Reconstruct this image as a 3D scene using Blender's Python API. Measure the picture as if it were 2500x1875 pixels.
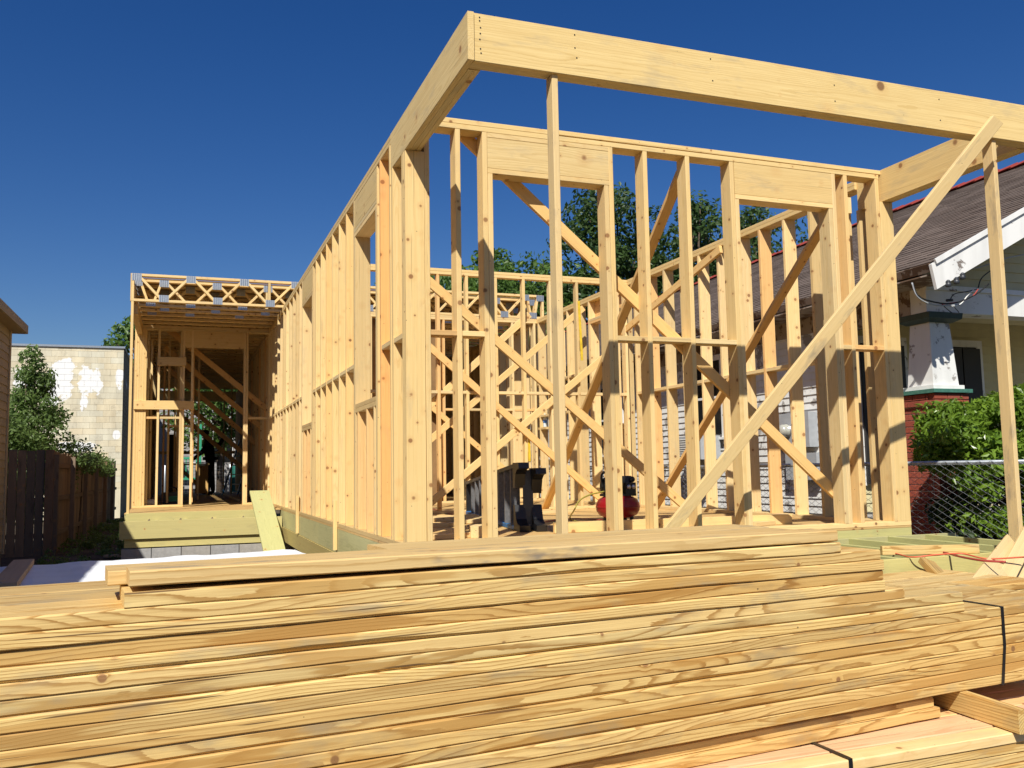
import bpy, bmesh, math, random
from mathutils import Vector, Matrix, Quaternion
random.seed(11)
R = math.radians
SC = bpy.context.scene
for o in list(bpy.data.objects): bpy.data.objects.remove(o)
COL = SC.collection

# ------------------------------------------------------------------ camera
CAMZ = 1.4
FPX = 2189.3                      # focal length in pixels of the 2500 px wide photograph
YAW, PIT, ROL = R(20.43), R(5.419), R(-1.025)
fwd = Vector((math.sin(YAW)*math.cos(PIT), math.cos(YAW)*math.cos(PIT), math.sin(PIT)))
rgt = Vector((math.cos(YAW), -math.sin(YAW), 0))
upv = rgt.cross(fwd)
rr = rgt*math.cos(ROL)+upv*math.sin(ROL)
uu = -rgt*math.sin(ROL)+upv*math.cos(ROL)
cam = bpy.data.cameras.new('Camera'); camo = bpy.data.objects.new('Camera', cam); COL.objects.link(camo)
m = Matrix((rr, uu, -fwd)).transposed().to_4x4(); m.translation = Vector((0, 0, CAMZ)); camo.matrix_world = m
cam.sensor_fit = 'HORIZONTAL'; cam.sensor_width = 36.0; cam.lens = FPX/2500*36
cam.clip_start = 0.05; cam.clip_end = 2000
SC.camera = camo

# ------------------------------------------------------------------ light
SUN = Vector((0.532, 0.855, -1.0)).normalized()      # direction the light travels
elev = math.asin(-SUN.z); az = math.atan2(-SUN.x, -SUN.y)
W = bpy.data.worlds.new('World'); SC.world = W; W.use_nodes = True
nt = W.node_tree; nt.nodes.clear()
sky = nt.nodes.new('ShaderNodeTexSky'); sky.sky_type = 'NISHITA'; sky.sun_disc = False
sky.sun_elevation = elev; sky.sun_rotation = az
sky.altitude = 0; sky.air_density = 1.05; sky.dust_density = 0.45; sky.ozone_density = 4.5
hs = nt.nodes.new('ShaderNodeHueSaturation'); hs.inputs['Hue'].default_value = 0.515; hs.inputs['Saturation'].default_value = 1.32; hs.inputs['Value'].default_value = 1.0
bg = nt.nodes.new('ShaderNodeBackground'); bg.inputs[1].default_value = 0.062
wo = nt.nodes.new('ShaderNodeOutputWorld')
nt.links.new(sky.outputs[0], hs.inputs['Color']); nt.links.new(hs.outputs[0], bg.inputs[0]); nt.links.new(bg.outputs[0], wo.inputs[0])
sl = bpy.data.lights.new('Sun', 'SUN'); sl.energy = 5.0; sl.angle = R(0.5); sl.color = (1.0, 0.955, 0.86)
so = bpy.data.objects.new('Sun', sl); COL.objects.link(so)
so.rotation_euler = SUN.to_track_quat('-Z', 'Y').to_euler(); so.location = (-10, -16, 30)
SC.view_settings.view_transform = 'Standard'; SC.view_settings.look = 'None'
SC.view_settings.exposure = 0.30; SC.view_settings.gamma = 1.0
SC.render.engine = 'CYCLES'

# ------------------------------------------------------------------ pixel -> point on a known plane
def ray(px, py):
    return rr*((px-1250)/FPX) - uu*((py-937.5)/FPX) + fwd
CC = Vector((0, 0, CAMZ))
def onY(px, py, Y): d = ray(px, py); return CC+d*(Y/d.y)
def onX(px, py, X): d = ray(px, py); return CC+d*(X/d.x)
def onZ(px, py, Z): d = ray(px, py); return CC+d*((Z-CAMZ)/d.z)

# ------------------------------------------------------------------ material helpers
class G:
    def __init__(s, mat):
        s.nt = mat.node_tree; s.n = s.nt.nodes; s.l = s.nt.links
    def node(s, t, **k):
        n = s.n.new(t)
        for a, b in k.items(): setattr(n, a, b)
        return n
    def put(s, sock, v):
        if hasattr(v, 'is_output') or isinstance(v, bpy.types.NodeSocket): s.l.new(v, sock)
        else: sock.default_value = v
    def m(s, op, a, b=0.0, c=None, clamp=False):
        n = s.node('ShaderNodeMath', operation=op, use_clamp=clamp)
        s.put(n.inputs[0], a); s.put(n.inputs[1], b)
        if c is not None: s.put(n.inputs[2], c)
        return n.outputs[0]
    def vm(s, op, a, b=(0, 0, 0)):
        n = s.node('ShaderNodeVectorMath', operation=op); s.put(n.inputs[0], a); s.put(n.inputs[1], b)
        return n.outputs[0]
    def noise(s, v, scale=1.0, detail=2.0, rough=.5, color=False):
        n = s.node('ShaderNodeTexNoise'); s.put(n.inputs['Vector'], v); n.inputs['Scale'].default_value = scale
        n.inputs['Detail'].default_value = detail; n.inputs['Roughness'].default_value = rough
        return n.outputs['Color'] if color else n.outputs[0]
    def vor(s, v, scale=1.0, feature='F1'):
        n = s.node('ShaderNodeTexVoronoi', feature=feature); s.put(n.inputs['Vector'], v); n.inputs['Scale'].default_value = scale
        return n
    def ramp(s, f, stops, interp='LINEAR'):
        n = s.node('ShaderNodeValToRGB'); s.put(n.inputs[0], f); e = n.color_ramp.elements; n.color_ramp.interpolation = interp
        while len(e) < len(stops): e.new(0.5)
        for i, (p, c) in enumerate(stops):
            e[i].position = p; e[i].color = c if len(c) == 4 else (*c, 1)
        return n.outputs[0]
    def mr(s, f, a, b, c=0.0, d=1.0):
        n = s.node('ShaderNodeMapRange', clamp=True); s.put(n.inputs[0], f)
        for i, v in enumerate((a, b, c, d)): n.inputs[i+1].default_value = v
        return n.outputs[0]
    def mix(s, f, a, b, blend='MIX'):
        n = s.node('ShaderNodeMix', data_type='RGBA', blend_type=blend)
        s.put(n.inputs[0], f); s.put(n.inputs[6], a if not isinstance(a, tuple) else (*a[:3], 1)); s.put(n.inputs[7], b if not isinstance(b, tuple) else (*b[:3], 1))
        return n.outputs[2]
    def bump(s, h, strength=.3, dist=.01):
        n = s.node('ShaderNodeBump'); n.inputs['Strength'].default_value = strength; n.inputs['Distance'].default_value = dist
        s.put(n.inputs['Height'], h); return n.outputs[0]
    def comb(s, x, y, z):
        n = s.node('ShaderNodeCombineXYZ'); s.put(n.inputs[0], x); s.put(n.inputs[1], y); s.put(n.inputs[2], z); return n.outputs[0]
    def sep(s, v):
        n = s.node('ShaderNodeSeparateXYZ'); s.put(n.inputs[0], v); return n.outputs

MAT = {}
def newmat(name):
    M = bpy.data.materials.new(name); M.use_nodes = True; M.node_tree.nodes.clear()
    g = G(M); b = g.node('ShaderNodeBsdfPrincipled'); o = g.node('ShaderNodeOutputMaterial'); g.l.new(b.outputs[0], o.inputs[0])
    MAT[name] = M; return M, g, b
def setp(g, b, col=None, rough=.6, metal=0., nrm=None, spec=None):
    if col is not None: g.put(b.inputs['Base Color'], col if not isinstance(col, tuple) else (*col[:3], 1))
    g.put(b.inputs['Roughness'], rough); b.inputs['Metallic'].default_value = metal
    if nrm is not None: g.put(b.inputs['Normal'], nrm)
    if spec is not None: b.inputs['Specular IOR Level'].default_value = spec

def wood(name, light, dark, spacing, contrast, knot=.5, stain=.3, stain_col=(.33, .27, .19), rough=.62, wander=.10, sap=.0, sapcol=(.55, .29, .10), bumpk=.15, kr_=.011, streak=.3, checks=0., ksc=8.0, dots=.35, fmin=.35):
    M, g, b = newmat(name)
    oi = g.node('ShaderNodeObjectInfo'); tc = g.node('ShaderNodeTexCoord')
    rnd = oi.outputs['Random']
    off = g.comb(g.m('MULTIPLY', rnd, 91.7), g.m('MULTIPLY', rnd, 37.3), g.m('MULTIPLY', rnd, 53.9))
    P0 = tc.outputs['Object']
    P = g.vm('ADD', P0, off)
    x, y, z = g.sep(P0)
    # knots
    kv = g.vor(P, ksc); kd = g.m('DIVIDE', kv.outputs['Distance'], ksc)
    kc = g.sep(kv.outputs['Color'])
    isk = g.m('LESS_THAN', kc[0], knot)
    krad = g.m('MULTIPLY_ADD', kc[1], kr_, .0055)
    kn = g.m('MULTIPLY', g.mr(g.m('DIVIDE', kd, krad), .75, 1.1, 1, 0), isk)
    halo = g.m('MULTIPLY', g.mr(g.m('DIVIDE', kd, krad), .6, 2.8, 1, 0), isk)
    # rings round a wandering pith
    n1 = g.noise(g.vm('MULTIPLY', P, (.75, 2.0, 2.0)), 1.0, 1.5)
    n2 = g.noise(g.vm('MULTIPLY', g.vm('ADD', P, (13, 7, 3)), (.9, 2.0, 2.0)), 1.0, 1.5)
    r2 = g.m('FRACT', g.m('MULTIPLY', rnd, 7.31)); r3 = g.m('FRACT', g.m('MULTIPLY', rnd, 17.77))
    yy = g.m('ADD', g.m('ADD', y, g.m('MULTIPLY_ADD', r2, .22, -.11)), g.m('MULTIPLY_ADD', n1, wander*2, -wander))
    zz = g.m('ADD', g.m('ADD', z, g.m('MULTIPLY_ADD', r3, .16, -.02)), g.m('MULTIPLY_ADD', n2, wander*2, -wander))
    rad = g.m('SQRT', g.m('ADD', g.m('MULTIPLY', yy, yy), g.m('MULTIPLY', zz, zz)))
    wob = g.noise(g.vm('MULTIPLY', P, (2.2, 14, 14)), 1.0, 2.0)
    rad = g.m('ADD', rad, g.m('MULTIPLY', wob, spacing*1.5))
    rad = g.m('ADD', rad, g.m('MULTIPLY', g.m('MULTIPLY', halo, halo), spacing*.8))
    vs = g.noise(g.vm('MULTIPLY', P, (.5, 6, 6)), 1.0, 1.0)
    rad = g.m('ADD', rad, g.m('MULTIPLY', g.noise(g.vm('MULTIPLY', P, (9, 60, 60)), 1.0, 3.0, .65), spacing*.55))
    ph = g.m('FRACT', g.m('MULTIPLY', g.m('DIVIDE', rad, spacing), g.m('MULTIPLY_ADD', vs, .5, .8)))
    ring = g.ramp(ph, [(0, (0, 0, 0)), (.48, (.06, .06, .06)), (.68, (.30, .30, .30)), (.80, (.9, .9, .9)), (.93, (1, 1, 1)), (.97, (0, 0, 0))])
    fade = g.noise(g.vm('MULTIPLY', g.vm('ADD', P, (31, 2, 8)), (.9, 12, 12)), 1.0, 2.0)
    ringv = g.m('MULTIPLY', g.m('MULTIPLY', ring, g.mr(fade, .3, .65, fmin, 1.0)), contrast)
    fib = g.noise(g.vm('MULTIPLY', P, (5, 260, 260)), 1.0, 2.0)
    col = g.mix(ringv, light, dark)
    col = g.mix(g.mr(fib, .38, .72, 0, .34), col, dark)
    strk = g.noise(g.vm('MULTIPLY', g.vm('ADD', P, (5, 77, 19)), (.7, 55, 55)), 1.0, 3.0, .6)
    col = g.mix(g.mr(strk, .42, .68, 0, streak), col, dark)
    if sap > 0:
        sm = g.noise(g.vm('MULTIPLY', g.vm('ADD', P, (3, 41, 9)), (1.5, 16, 16)), 1.0, 3.0)
        col = g.mix(g.m('MULTIPLY', g.mr(sm, .56, .60), sap), col, sapcol)
    big = g.noise(g.vm('MULTIPLY', P, (.8, 5, 5)), 1.0, 2.0)
    col = g.mix(g.mr(big, .3, .7, 0, .35), col, g.mix(.5, light, dark))
    st = g.noise(g.vm('MULTIPLY', g.vm('ADD', P, (71, 5, 23)), (2.6, 9, 9)), 1.0, 4.0, .65)
    col = g.mix(g.m('MULTIPLY', g.mr(st, .56, .72), stain), col, stain_col)
    if checks > 0:
        ck = g.noise(g.vm('MULTIPLY', g.vm('ADD', P, (17, 3, 51)), (1.3, 95, 95)), 1.0, 2.0)
        col = g.mix(g.m('MULTIPLY', g.mr(ck, .685, .71), checks), col, (.10, .05, .02))
    dt = g.vor(P, 17.0); dd = g.m('DIVIDE', dt.outputs['Distance'], 17.0); dc = g.sep(dt.outputs['Color'])
    dot = g.m('MULTIPLY', g.m('LESS_THAN', dd, .0036), g.m('LESS_THAN', dc[0], dots))
    col = g.mix(g.m('MULTIPLY', dot, .8), col, (.07, .045, .03))
    kcol = g.ramp(kc[2], [(0, (.20, .09, .035)), (.6, (.33, .17, .07)), (1, (.10, .05, .025))])
    col = g.mix(g.m('MULTIPLY', halo, .30), col, sapcol)
    kr = g.m('FRACT', g.m('MULTIPLY', kd, 420.))
    col = g.mix(g.m('MULTIPLY', kn, .95), col, g.mix(g.m('MULTIPLY', kr, .5), kcol, (.42, .24, .11)))
    col = g.mix(1.0, col, oi.outputs['Color'], 'MULTIPLY')
    h = g.m('ADD', g.m('MULTIPLY', fib, .5), g.m('MULTIPLY', ring, .4))
    setp(g, b, col, rough, 0, g.bump(h, bumpk, .002), .25)
    return M

wood('stud_wood', (.79, .60, .31), (.60, .41, .16), .0055, .6, knot=.7, streak=.42, checks=.35, stain=.38, stain_col=(.48, .38, .24), wander=.03, ksc=10.0, kr_=.015)
wood('beam_wood', (.77, .595, .295), (.52, .345, .125), .013, .65, knot=.6, streak=.30, checks=.3, stain=.55, stain_col=(.46, .37, .23), wander=.05, ksc=6.0, kr_=.030, dots=.1)
wood('yellow_pine', (.77, .57, .245), (.33, .165, .04), .0092, 1.0, knot=.20, checks=.9, streak=.25, stain=.65, stain_col=(.33, .27, .17), wander=.060, sap=.8, sapcol=(.45, .25, .07), bumpk=.25, dots=.03, fmin=.55, kr_=.013)
wood('weathered_pine', (.68, .51, .24), (.42, .25, .08), .0095, .95, dots=.05, knot=.12, stain=1.0, stain_col=(.19, .17, .145), wander=.035, sap=.3, sapcol=(.47, .27, .09), bumpk=.25)
wood('fir_wood', (.72, .52, .33), (.55, .31, .17), .006, .8, knot=.3, stain=.45, stain_col=(.45, .30, .19), wander=.03, streak=.5, checks=.6)
wood('grimy_stud', (.78, .60, .32), (.62, .43, .19), .0055, .5, knot=.5, stain=.85, stain_col=(.36, .29, .20), wander=.03, streak=.3)
wood('treated_wood', (.52, .465, .22), (.37, .335, .14), .008, .7, knot=.5, stain=.35, stain_col=(.27, .24, .14), wander=.04)
wood('old_wood', (.25, .19, .14), (.15, .11, .08), .008, .6, knot=.4, stain=.5, stain_col=(.045, .04, .036), wander=.04, rough=.85)

def simple(name, col, rough=.6, metal=0., var=.0, scale=8., spec=None, bmp=0., tint=False):
    M, g, b = newmat(name); tc = g.node('ShaderNodeTexCoord')
    c = (*col, 1); nrm = None
    if var > 0 or bmp > 0:
        n = g.noise(tc.outputs['Object'], scale, 4, .6)
        c = g.mix(g.mr(n, .3, .7), tuple(v*(1-var) for v in col), tuple(min(1, v*(1+var)) for v in col))
        if bmp > 0: nrm = g.bump(n, bmp, .01)
    if tint:
        oi = g.node('ShaderNodeObjectInfo'); c = g.mix(1.0, c if not isinstance(c, tuple) else c, oi.outputs['Color'], 'MULTIPLY')
    setp(g, b, c, rough, metal, nrm, spec); return M

def peeling(name, paint, bare, thr=.56, scale=2.2):
    M, g, b = newmat(name); ge = g.node('ShaderNodeNewGeometry'); p = ge.outputs['Position']
    n = g.noise(p, scale, 6, .62); n2 = g.noise(p, scale*.35, 2)
    f = g.mr(g.m('ADD', g.m('MULTIPLY', n, .75), g.m('MULTIPLY', n2, .45)), thr, thr+.03)
    st = g.noise(g.vm('MULTIPLY', p, (6, 6, 1.2)), 1, 3)
    pc = g.mix(g.mr(st, .45, .75, 0, .35), paint, tuple(v*.55 for v in paint))
    setp(g, b, g.mix(f, pc, bare), .75, 0, g.bump(f, .2, .003), .2); return M
peeling('peeling_white', (.70, .70, .68), (.30, .28, .26), .66, 5.0)
peeling('peeling_trim', (.74, .74, .72), (.20, .17, .15), .70, 7)
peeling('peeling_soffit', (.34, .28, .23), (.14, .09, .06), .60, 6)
simple('galvanized', (.42, .45, .48), .38, .75, .18, 60)
simple('black_plastic', (.012, .012, .013), .4)
simple('black_strap', (.008, .009, .012), .35)
simple('red_paint', (.26, .007, .009), .32, 0, .08, 20)
simple('blue_fibreglass', (.02, .16, .42), .4, 0, .15, 30)
simple('dark_fibreglass', (.035, .04, .05), .45, 0, .2, 40)
simple('aluminium', (.55, .55, .54), .35, .9, .15, 40)
simple('grey_step', (.16, .16, .165), .5, .3, .25, 30)
simple('yellow_paint', (.66, .46, .03), .5, 0, .2, 12)
simple('yellow_hose', (.34, .29, .05), .5)
simple('red_cord', (.36, .05, .04), .5)
simple('orange_cord', (.65, .13, .06), .5)
simple('white_cord', (.75, .75, .72), .5)
simple('black_cord', (.015, .015, .015), .5)
simple('white_sheet', (.80, .83, .88), .55, 0, .06, 3, .3, .05)
simple('paper_white', (.8, .8, .78), .7)
simple('concrete_block', (.33, .32, .305), .9, 0, .14, 14, .2, .4, True)
simple('dark_glass', (.012, .014, .016), .08)
simple('dark_shutter', (.018, .017, .016), .55)
simple('green_paint', (.03, .30, .16), .5, 0, .12, 20)
simple('dark_green_paint', (.020, .045, .038), .55, 0, .3, 12)
simple('teal_paint', (.05, .16, .12), .6, 0, .25, 20)
simple('green_tarp', (.015, .14, .11), .6, 0, .3, 4, None, .6)
simple('tan_siding', (.40, .33, .23), .7, 0, .08, 3, .2, .05, True)
simple('cream_siding', (.55, .50, .30), .75, 0, .10, 3, .2, .05)
simple('grey_siding', (.34, .33, .33), .7, 0, .08, 3, .2, .05)
simple('grey_render', (.11, .115, .125), .8, 0, .2, 3)
simple('mortar', (.55, .50, .45), .95, 0, .1, 40)
simple('block_mortar', (.36, .33, .25), .95, 0, .1, 40)
simple('roof_base', (.05, .035, .03), .9)
simple('ridge_tile', (.30, .045, .03), .7, 0, .15, 8)
simple('meter_grey', (.34, .36, .385), .5, 0, .08, 12)
simple('glass_dome', (.55, .55, .48), .1, 0.3)
simple('work_cloth', (.018, .018, .022), .9, 0, .2, 30)
simple('skin', (.16, .085, .055), .6)
simple('cap_cloth', (.015, .015, .016), .9)
simple('bark', (.10, .075, .055), .95, 0, .35, 18, .1, .8)
simple('wire_steel', (.46, .47, .48), .35, .8)
simple('bottle_plastic', (.60, .68, .74), .15)
simple('bottle_label', (.06, .20, .62), .5)
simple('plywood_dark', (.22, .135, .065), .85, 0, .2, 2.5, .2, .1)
# brick with per-object tint
M, g, b = newmat('brick'); oi = g.node('ShaderNodeObjectInfo'); tc = g.node('ShaderNodeTexCoord')
n = g.noise(g.vm('ADD', tc.outputs['Object'], g.comb(g.m('MULTIPLY', oi.outputs['Random'], 50), 0, 0)), 45, 5, .65)
c = g.mix(g.mr(n, .3, .7), (.24, .055, .036), (.36, .095, .06)); c = g.mix(1.0, c, oi.outputs['Color'], 'MULTIPLY')
setp(g, b, c, .9, 0, g.bump(n, .5, .004), .15)
# shingle
M, g, b = newmat('shingle'); oi = g.node('ShaderNodeObjectInfo'); tc = g.node('ShaderNodeTexCoord'); ge = g.node('ShaderNodeNewGeometry')
n = g.noise(ge.outputs['Position'], 40, 4, .7); n2 = g.noise(ge.outputs['Position'], 1.6, 3)
c = g.mix(g.mr(n, .3, .7), (.088, .064, .052), (.160, .124, .104)); c = g.mix(g.mr(n2, .35, .7, 0, .5), c, (.175, .14, .12))
c = g.mix(1.0, c, oi.outputs['Color'], 'MULTIPLY')
setp(g, b, c, .95, 0, g.bump(n, .6, .006), .1)
# painted block wall: cream paint, bright primer patches, grime
M, g, b = newmat('painted_block'); ge = g.node('ShaderNodeNewGeometry'); oi = g.node('ShaderNodeObjectInfo'); p = ge.outputs['Position']
nb = g.noise(p, 5, 3); ns = g.noise(g.vm('MULTIPLY', p, (1, 1, 1.3)), 2.4, 5, .7)
px_, py_, pz_ = g.sep(p); dmin = None
for (u_, v_, ru, rv) in ((150, 925, 28, 46), (220, 932, 25, 34), (204, 985, 8, 20), (291, 925, 8, 24), (60, 925, 24, 22), (190, 1092, 38, 12), (284, 1062, 8, 10), (120, 960, 20, 30)):
    c0 = onY(u_, v_, 33.0); kx = 31./FPX
    d_ = g.m('ADD', g.m('POWER', g.m('ABSOLUTE', g.m('DIVIDE', g.m('SUBTRACT', px_, c0.x), ru*kx)), 3.0), g.m('POWER', g.m('ABSOLUTE', g.m('DIVIDE', g.m('SUBTRACT', pz_, c0.z), rv*kx)), 3.0))
    dmin = d_ if dmin is None else g.m('MINIMUM', dmin, d_)
f = g.mr(g.m('ADD', dmin, g.m('ADD', g.m('MULTIPLY_ADD', ns, 5.5, -2.75), g.m('MULTIPLY_ADD', nb, 2.4, -1.2))), .85, 1.0, 1, 0)
dr = g.noise(g.vm('MULTIPLY', p, (2.2, 2.2, .5)), 1.2, 5, .65)
c = g.mix(g.mr(dr, .38, .72), (.70, .635, .47), (.50, .445, .325))
gr = g.noise(g.vm('ADD', p, (9, 3, 1)), 2.4, 5, .7); c = g.mix(g.mr(gr, .58, .74, 0, .55), c, (.24, .21, .16))
c = g.mix(1.0, c, oi.outputs['Color'], 'MULTIPLY')
c = g.mix(f, c, (.78, .78, .77)); setp(g, b, c, .9, 0, g.bump(nb, .2, .01), .1)
# ground
M, g, b = newmat('soil'); ge = g.node('ShaderNodeNewGeometry'); p = ge.outputs['Position']
n = g.noise(p, 1.4, 6, .65); n2 = g.noise(p, 14, 5, .7)
c = g.mix(g.mr(n, .35, .65), (.085, .062, .042), (.17, .135, .095)); c = g.mix(g.mr(n2, .4, .7, 0, .6), c, (.055, .045, .035))
setp(g, b, c, .95, 0, g.bump(n2, .7, .03), .1)
# foliage (translucent leaves)
def leafmat(name, a, c, tr=.35, gloss=.45):
    M = bpy.data.materials.new(name); M.use_nodes = True; M.node_tree.nodes.clear(); g = G(M); MAT[name] = M
    ge = g.node('ShaderNodeNewGeometry'); at = g.node('ShaderNodeAttribute', attribute_name='tone')
    n = g.noise(ge.outputs['Position'], 1.1, 2)
    f = g.m('ADD', g.m('MULTIPLY', at.outputs['Fac'], .7), g.m('MULTIPLY', n, .35), clamp=True)
    col = g.mix(f, a, c)
    b = g.node('ShaderNodeBsdfPrincipled'); setp(g, b, col, gloss, 0, None, .4)
    t = g.node('ShaderNodeBsdfTranslucent'); g.put(t.inputs[0], g.mix(.5, col, tuple(min(1, v*1.5) for v in c)))
    mx = g.node('ShaderNodeMixShader'); mx.inputs[0].default_value = tr
    g.l.new(b.outputs[0], mx.inputs[1]); g.l.new(t.outputs[0], mx.inputs[2])
    o = g.node('ShaderNodeOutputMaterial'); g.l.new(mx.outputs[0], o.inputs[0])
leafmat('leaf_mid', (.04, .085, .02), (.125, .22, .04))
leafmat('leaf_dark', (.022, .052, .015), (.075, .13, .03))
leafmat('leaf_bush', (.035, .09, .012), (.22, .34, .035), .3, .3)
leafmat('leaf_painted_shade', (.012, .026, .008), (.03, .055, .014), .15, .5)  # darker leaf copy: shade under the bush put into the colour
leafmat('leaf_shrub', (.055, .105, .03), (.20, .29, .08), .45)

# ------------------------------------------------------------------ object helpers
WM = {}
def place(o, parent, M4):
    """put o at world matrix M4 under parent (whose world matrix is known)"""
    WM[o.name] = M4.copy()
    if parent is not None:
        o.parent = parent; o.matrix_local = WM[parent.name].inverted() @ M4
    else: o.matrix_local = M4
    return o
def link(name, mesh, parent=None, M4=None, col=None):
    o = bpy.data.objects.new(name, mesh); COL.objects.link(o)
    place(o, parent, M4 if M4 is not None else Matrix())
    if col is not None: o.color = (*col, 1)
    return o
def tag(o, label=None, cat=None, group=None, kind=None):
    if label: o['label'] = label
    if cat: o['category'] = cat
    if group: o['group'] = group
    if kind: o['kind'] = kind
    return o
def thing(name, loc, label, cat, group=None):
    o = bpy.data.objects.new(name, None); COL.objects.link(o); o.empty_display_size = .1
    place(o, None, Matrix.Translation(Vector(loc)))
    return tag(o, label, cat, group)

_cache = {}
def prism(L, w, t, mat, ch=.0025):
    """a stick along local X: w along Y, t along Z, arrises eased"""
    key = (round(L, 3), round(w, 4), round(t, 4), mat, ch)
    if key in _cache: return _cache[key]
    a, b2 = w/2, t/2; c = min(ch, a*.4, b2*.4)
    sec = [(a-c, -b2), (a, -b2+c), (a, b2-c), (a-c, b2), (-a+c, b2), (-a, b2-c), (-a, -b2+c), (-a+c, -b2)]
    v = [(-L/2, y, z) for y, z in sec]+[(L/2, y, z) for y, z in sec]
    f = [(i, (i+1) % 8, 8+(i+1) % 8, 8+i) for i in range(8)]+[tuple(range(7, -1, -1)), tuple(range(8, 16))]
    me = bpy.data.meshes.new('board'); me.from_pydata(v, [], f); me.materials.append(MAT[mat]); me.update()
    _cache[key] = me; return me
def tint(k=.08, warm=0.0):
    v = 1+random.uniform(-k, k); r = random.uniform(-.04, .04)
    return (v*(1+r+warm), v, v*(1-r*1.5-warm*1.6))
def woodtint():
    q = random.random()
    if q < .10: return (1.05, .88, .74)
    if q < .24: return (1.03, 1.02, 1.04)
    if q < .42: return (.84, .82, .79)
    return tint(.14)
def stick(parent, name, a, b, w, t, mat='stud_wood', up=(0, 0, 1), col=None, ch=.0025):
    """board with centre line a-b; t is its size along `up`, w across"""
    a, b = Vector(a), Vector(b); d = b-a; L = d.length; x = d.normalized(); u = Vector(up)
    y = u.cross(x).normalized(); z = x.cross(y)
    M4 = Matrix((x, y, z)).transposed().to_4x4(); M4.translation = (a+b)/2
    return link(name, prism(L, w, t, mat, ch), parent, M4, col or woodtint())
def bx(parent, name, x0, x1, y0, y1, z0, z1, mat='stud_wood', col=None, axis=None, ch=.0025):
    dx, dy, dz = x1-x0, y1-y0, z1-z0; c = Vector(((x0+x1)/2, (y0+y1)/2, (z0+z1)/2))
    ax = axis if axis is not None else max(range(3), key=lambda i: (dx, dy, dz)[i])
    if ax == 0: a, b, w, t, up = c-Vector((dx/2, 0, 0)), c+Vector((dx/2, 0, 0)), dy, dz, (0, 0, 1)
    elif ax == 1: a, b, w, t, up = c-Vector((0, dy/2, 0)), c+Vector((0, dy/2, 0)), dx, dz, (0, 0, 1)
    else: a, b, w, t, up = c-Vector((0, 0, dz/2)), c+Vector((0, 0, dz/2)), dx, dy, (0, 1, 0)
    return stick(parent, name, a, b, w, t, mat, up, col, ch)
def meshobj(name, verts, faces, mat, parent=None, smooth=False, col=None, base=False):
    """verts in world space; origin at their middle (or base middle)"""
    verts = [Vector(v) for v in verts]
    lo = Vector([min(v[i] for v in verts) for i in range(3)]); hi = Vector([max(v[i] for v in verts) for i in range(3)])
    c = (lo+hi)/2
    if base: c.z = lo.z
    me = bpy.data.meshes.new(name); me.from_pydata([tuple(v-c) for v in verts], [], faces); me.materials.append(MAT[mat]); me.update()
    if smooth:
        for p in me.polygons: p.use_smooth = True
    return link(name, me, parent, Matrix.Translation(c), col)
def copyunder(o, parent, M4):
    c = o.copy(); COL.objects.link(c); place(c, parent, M4); return c
def tube(pts, rad, n=8):
    """verts, faces of a tube along pts; rad a number or list"""
    V, F = [], []; pts = [Vector(p) for p in pts]
    k = len(pts); rad = rad if isinstance(rad, (list, tuple)) else [rad]*k
    ref = Vector((.13, .2, .97))
    for i, p in enumerate(pts):
        d = (pts[min(i+1, k-1)]-pts[max(i-1, 0)]).normalized()
        if abs(d.dot(ref)) > .98: ref = Vector((1, 0, 0))
        s = d.cross(ref).normalized(); q = s.cross(d)
        for j in range(n):
            a = 2*math.pi*j/n; V.append(p+(s*math.cos(a)+q*math.sin(a))*rad[i])
    for i in range(k-1):
        for j in range(n): F.append((i*n+j, i*n+(j+1) % n, (i+1)*n+(j+1) % n, (i+1)*n+j))
    F.append(tuple(range(n-1, -1, -1))); F.append(tuple(range((k-1)*n, k*n)))
    return V, F
def tubeobj(name, pts, rad, mat, parent=None, n=8, smooth=True):
    V, F = tube(pts, rad, n); return meshobj(name, V, F, mat, parent, smooth)
def curve_pts(ctrl, n=40):
    ctrl = [Vector(c) for c in ctrl]; out = []
    P = [ctrl[0]*2-ctrl[1]]+ctrl+[ctrl[-1]*2-ctrl[-2]]
    seg = len(ctrl)-1; per = max(2, n//seg)
    for i in range(seg):
        p0, p1, p2, p3 = P[i:i+4]
        for k in range(per):
            t = k/per
            out.append(.5*((2*p1)+(p2-p0)*t+(2*p0-5*p1+4*p2-p3)*t*t+(3*p1-p0-3*p2+p3)*t**3))
    out.append(ctrl[-1]); return out
def lathe(prof, n=24):
    V, F = [], []
    for r, z in prof:
        for j in range(n):
            a = 2*math.pi*j/n; V.append(Vector((r*math.cos(a), r*math.sin(a), z)))
    for i in range(len(prof)-1):
        for j in range(n): F.append((i*n+j, i*n+(j+1) % n, (i+1)*n+(j+1) % n, (i+1)*n+j))
    F.append(tuple(range(n-1, -1, -1))); F.append(tuple(range((len(prof)-1)*n, len(prof)*n)))
    return V, F
def boxm(V, F, x0, x1, y0, y1, z0, z1):
    k = len(V)
    V += [Vector(p) for p in ((x0, y0, z0), (x1, y0, z0), (x1, y1, z0), (x0, y1, z0), (x0, y0, z1), (x1, y0, z1), (x1, y1, z1), (x0, y1, z1))]
    F += [tuple(k+i for i in q) for q in ((0, 3, 2, 1), (4, 5, 6, 7), (0, 1, 5, 4), (1, 2, 6, 5), (2, 3, 7, 6), (3, 0, 4, 7))]

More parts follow.
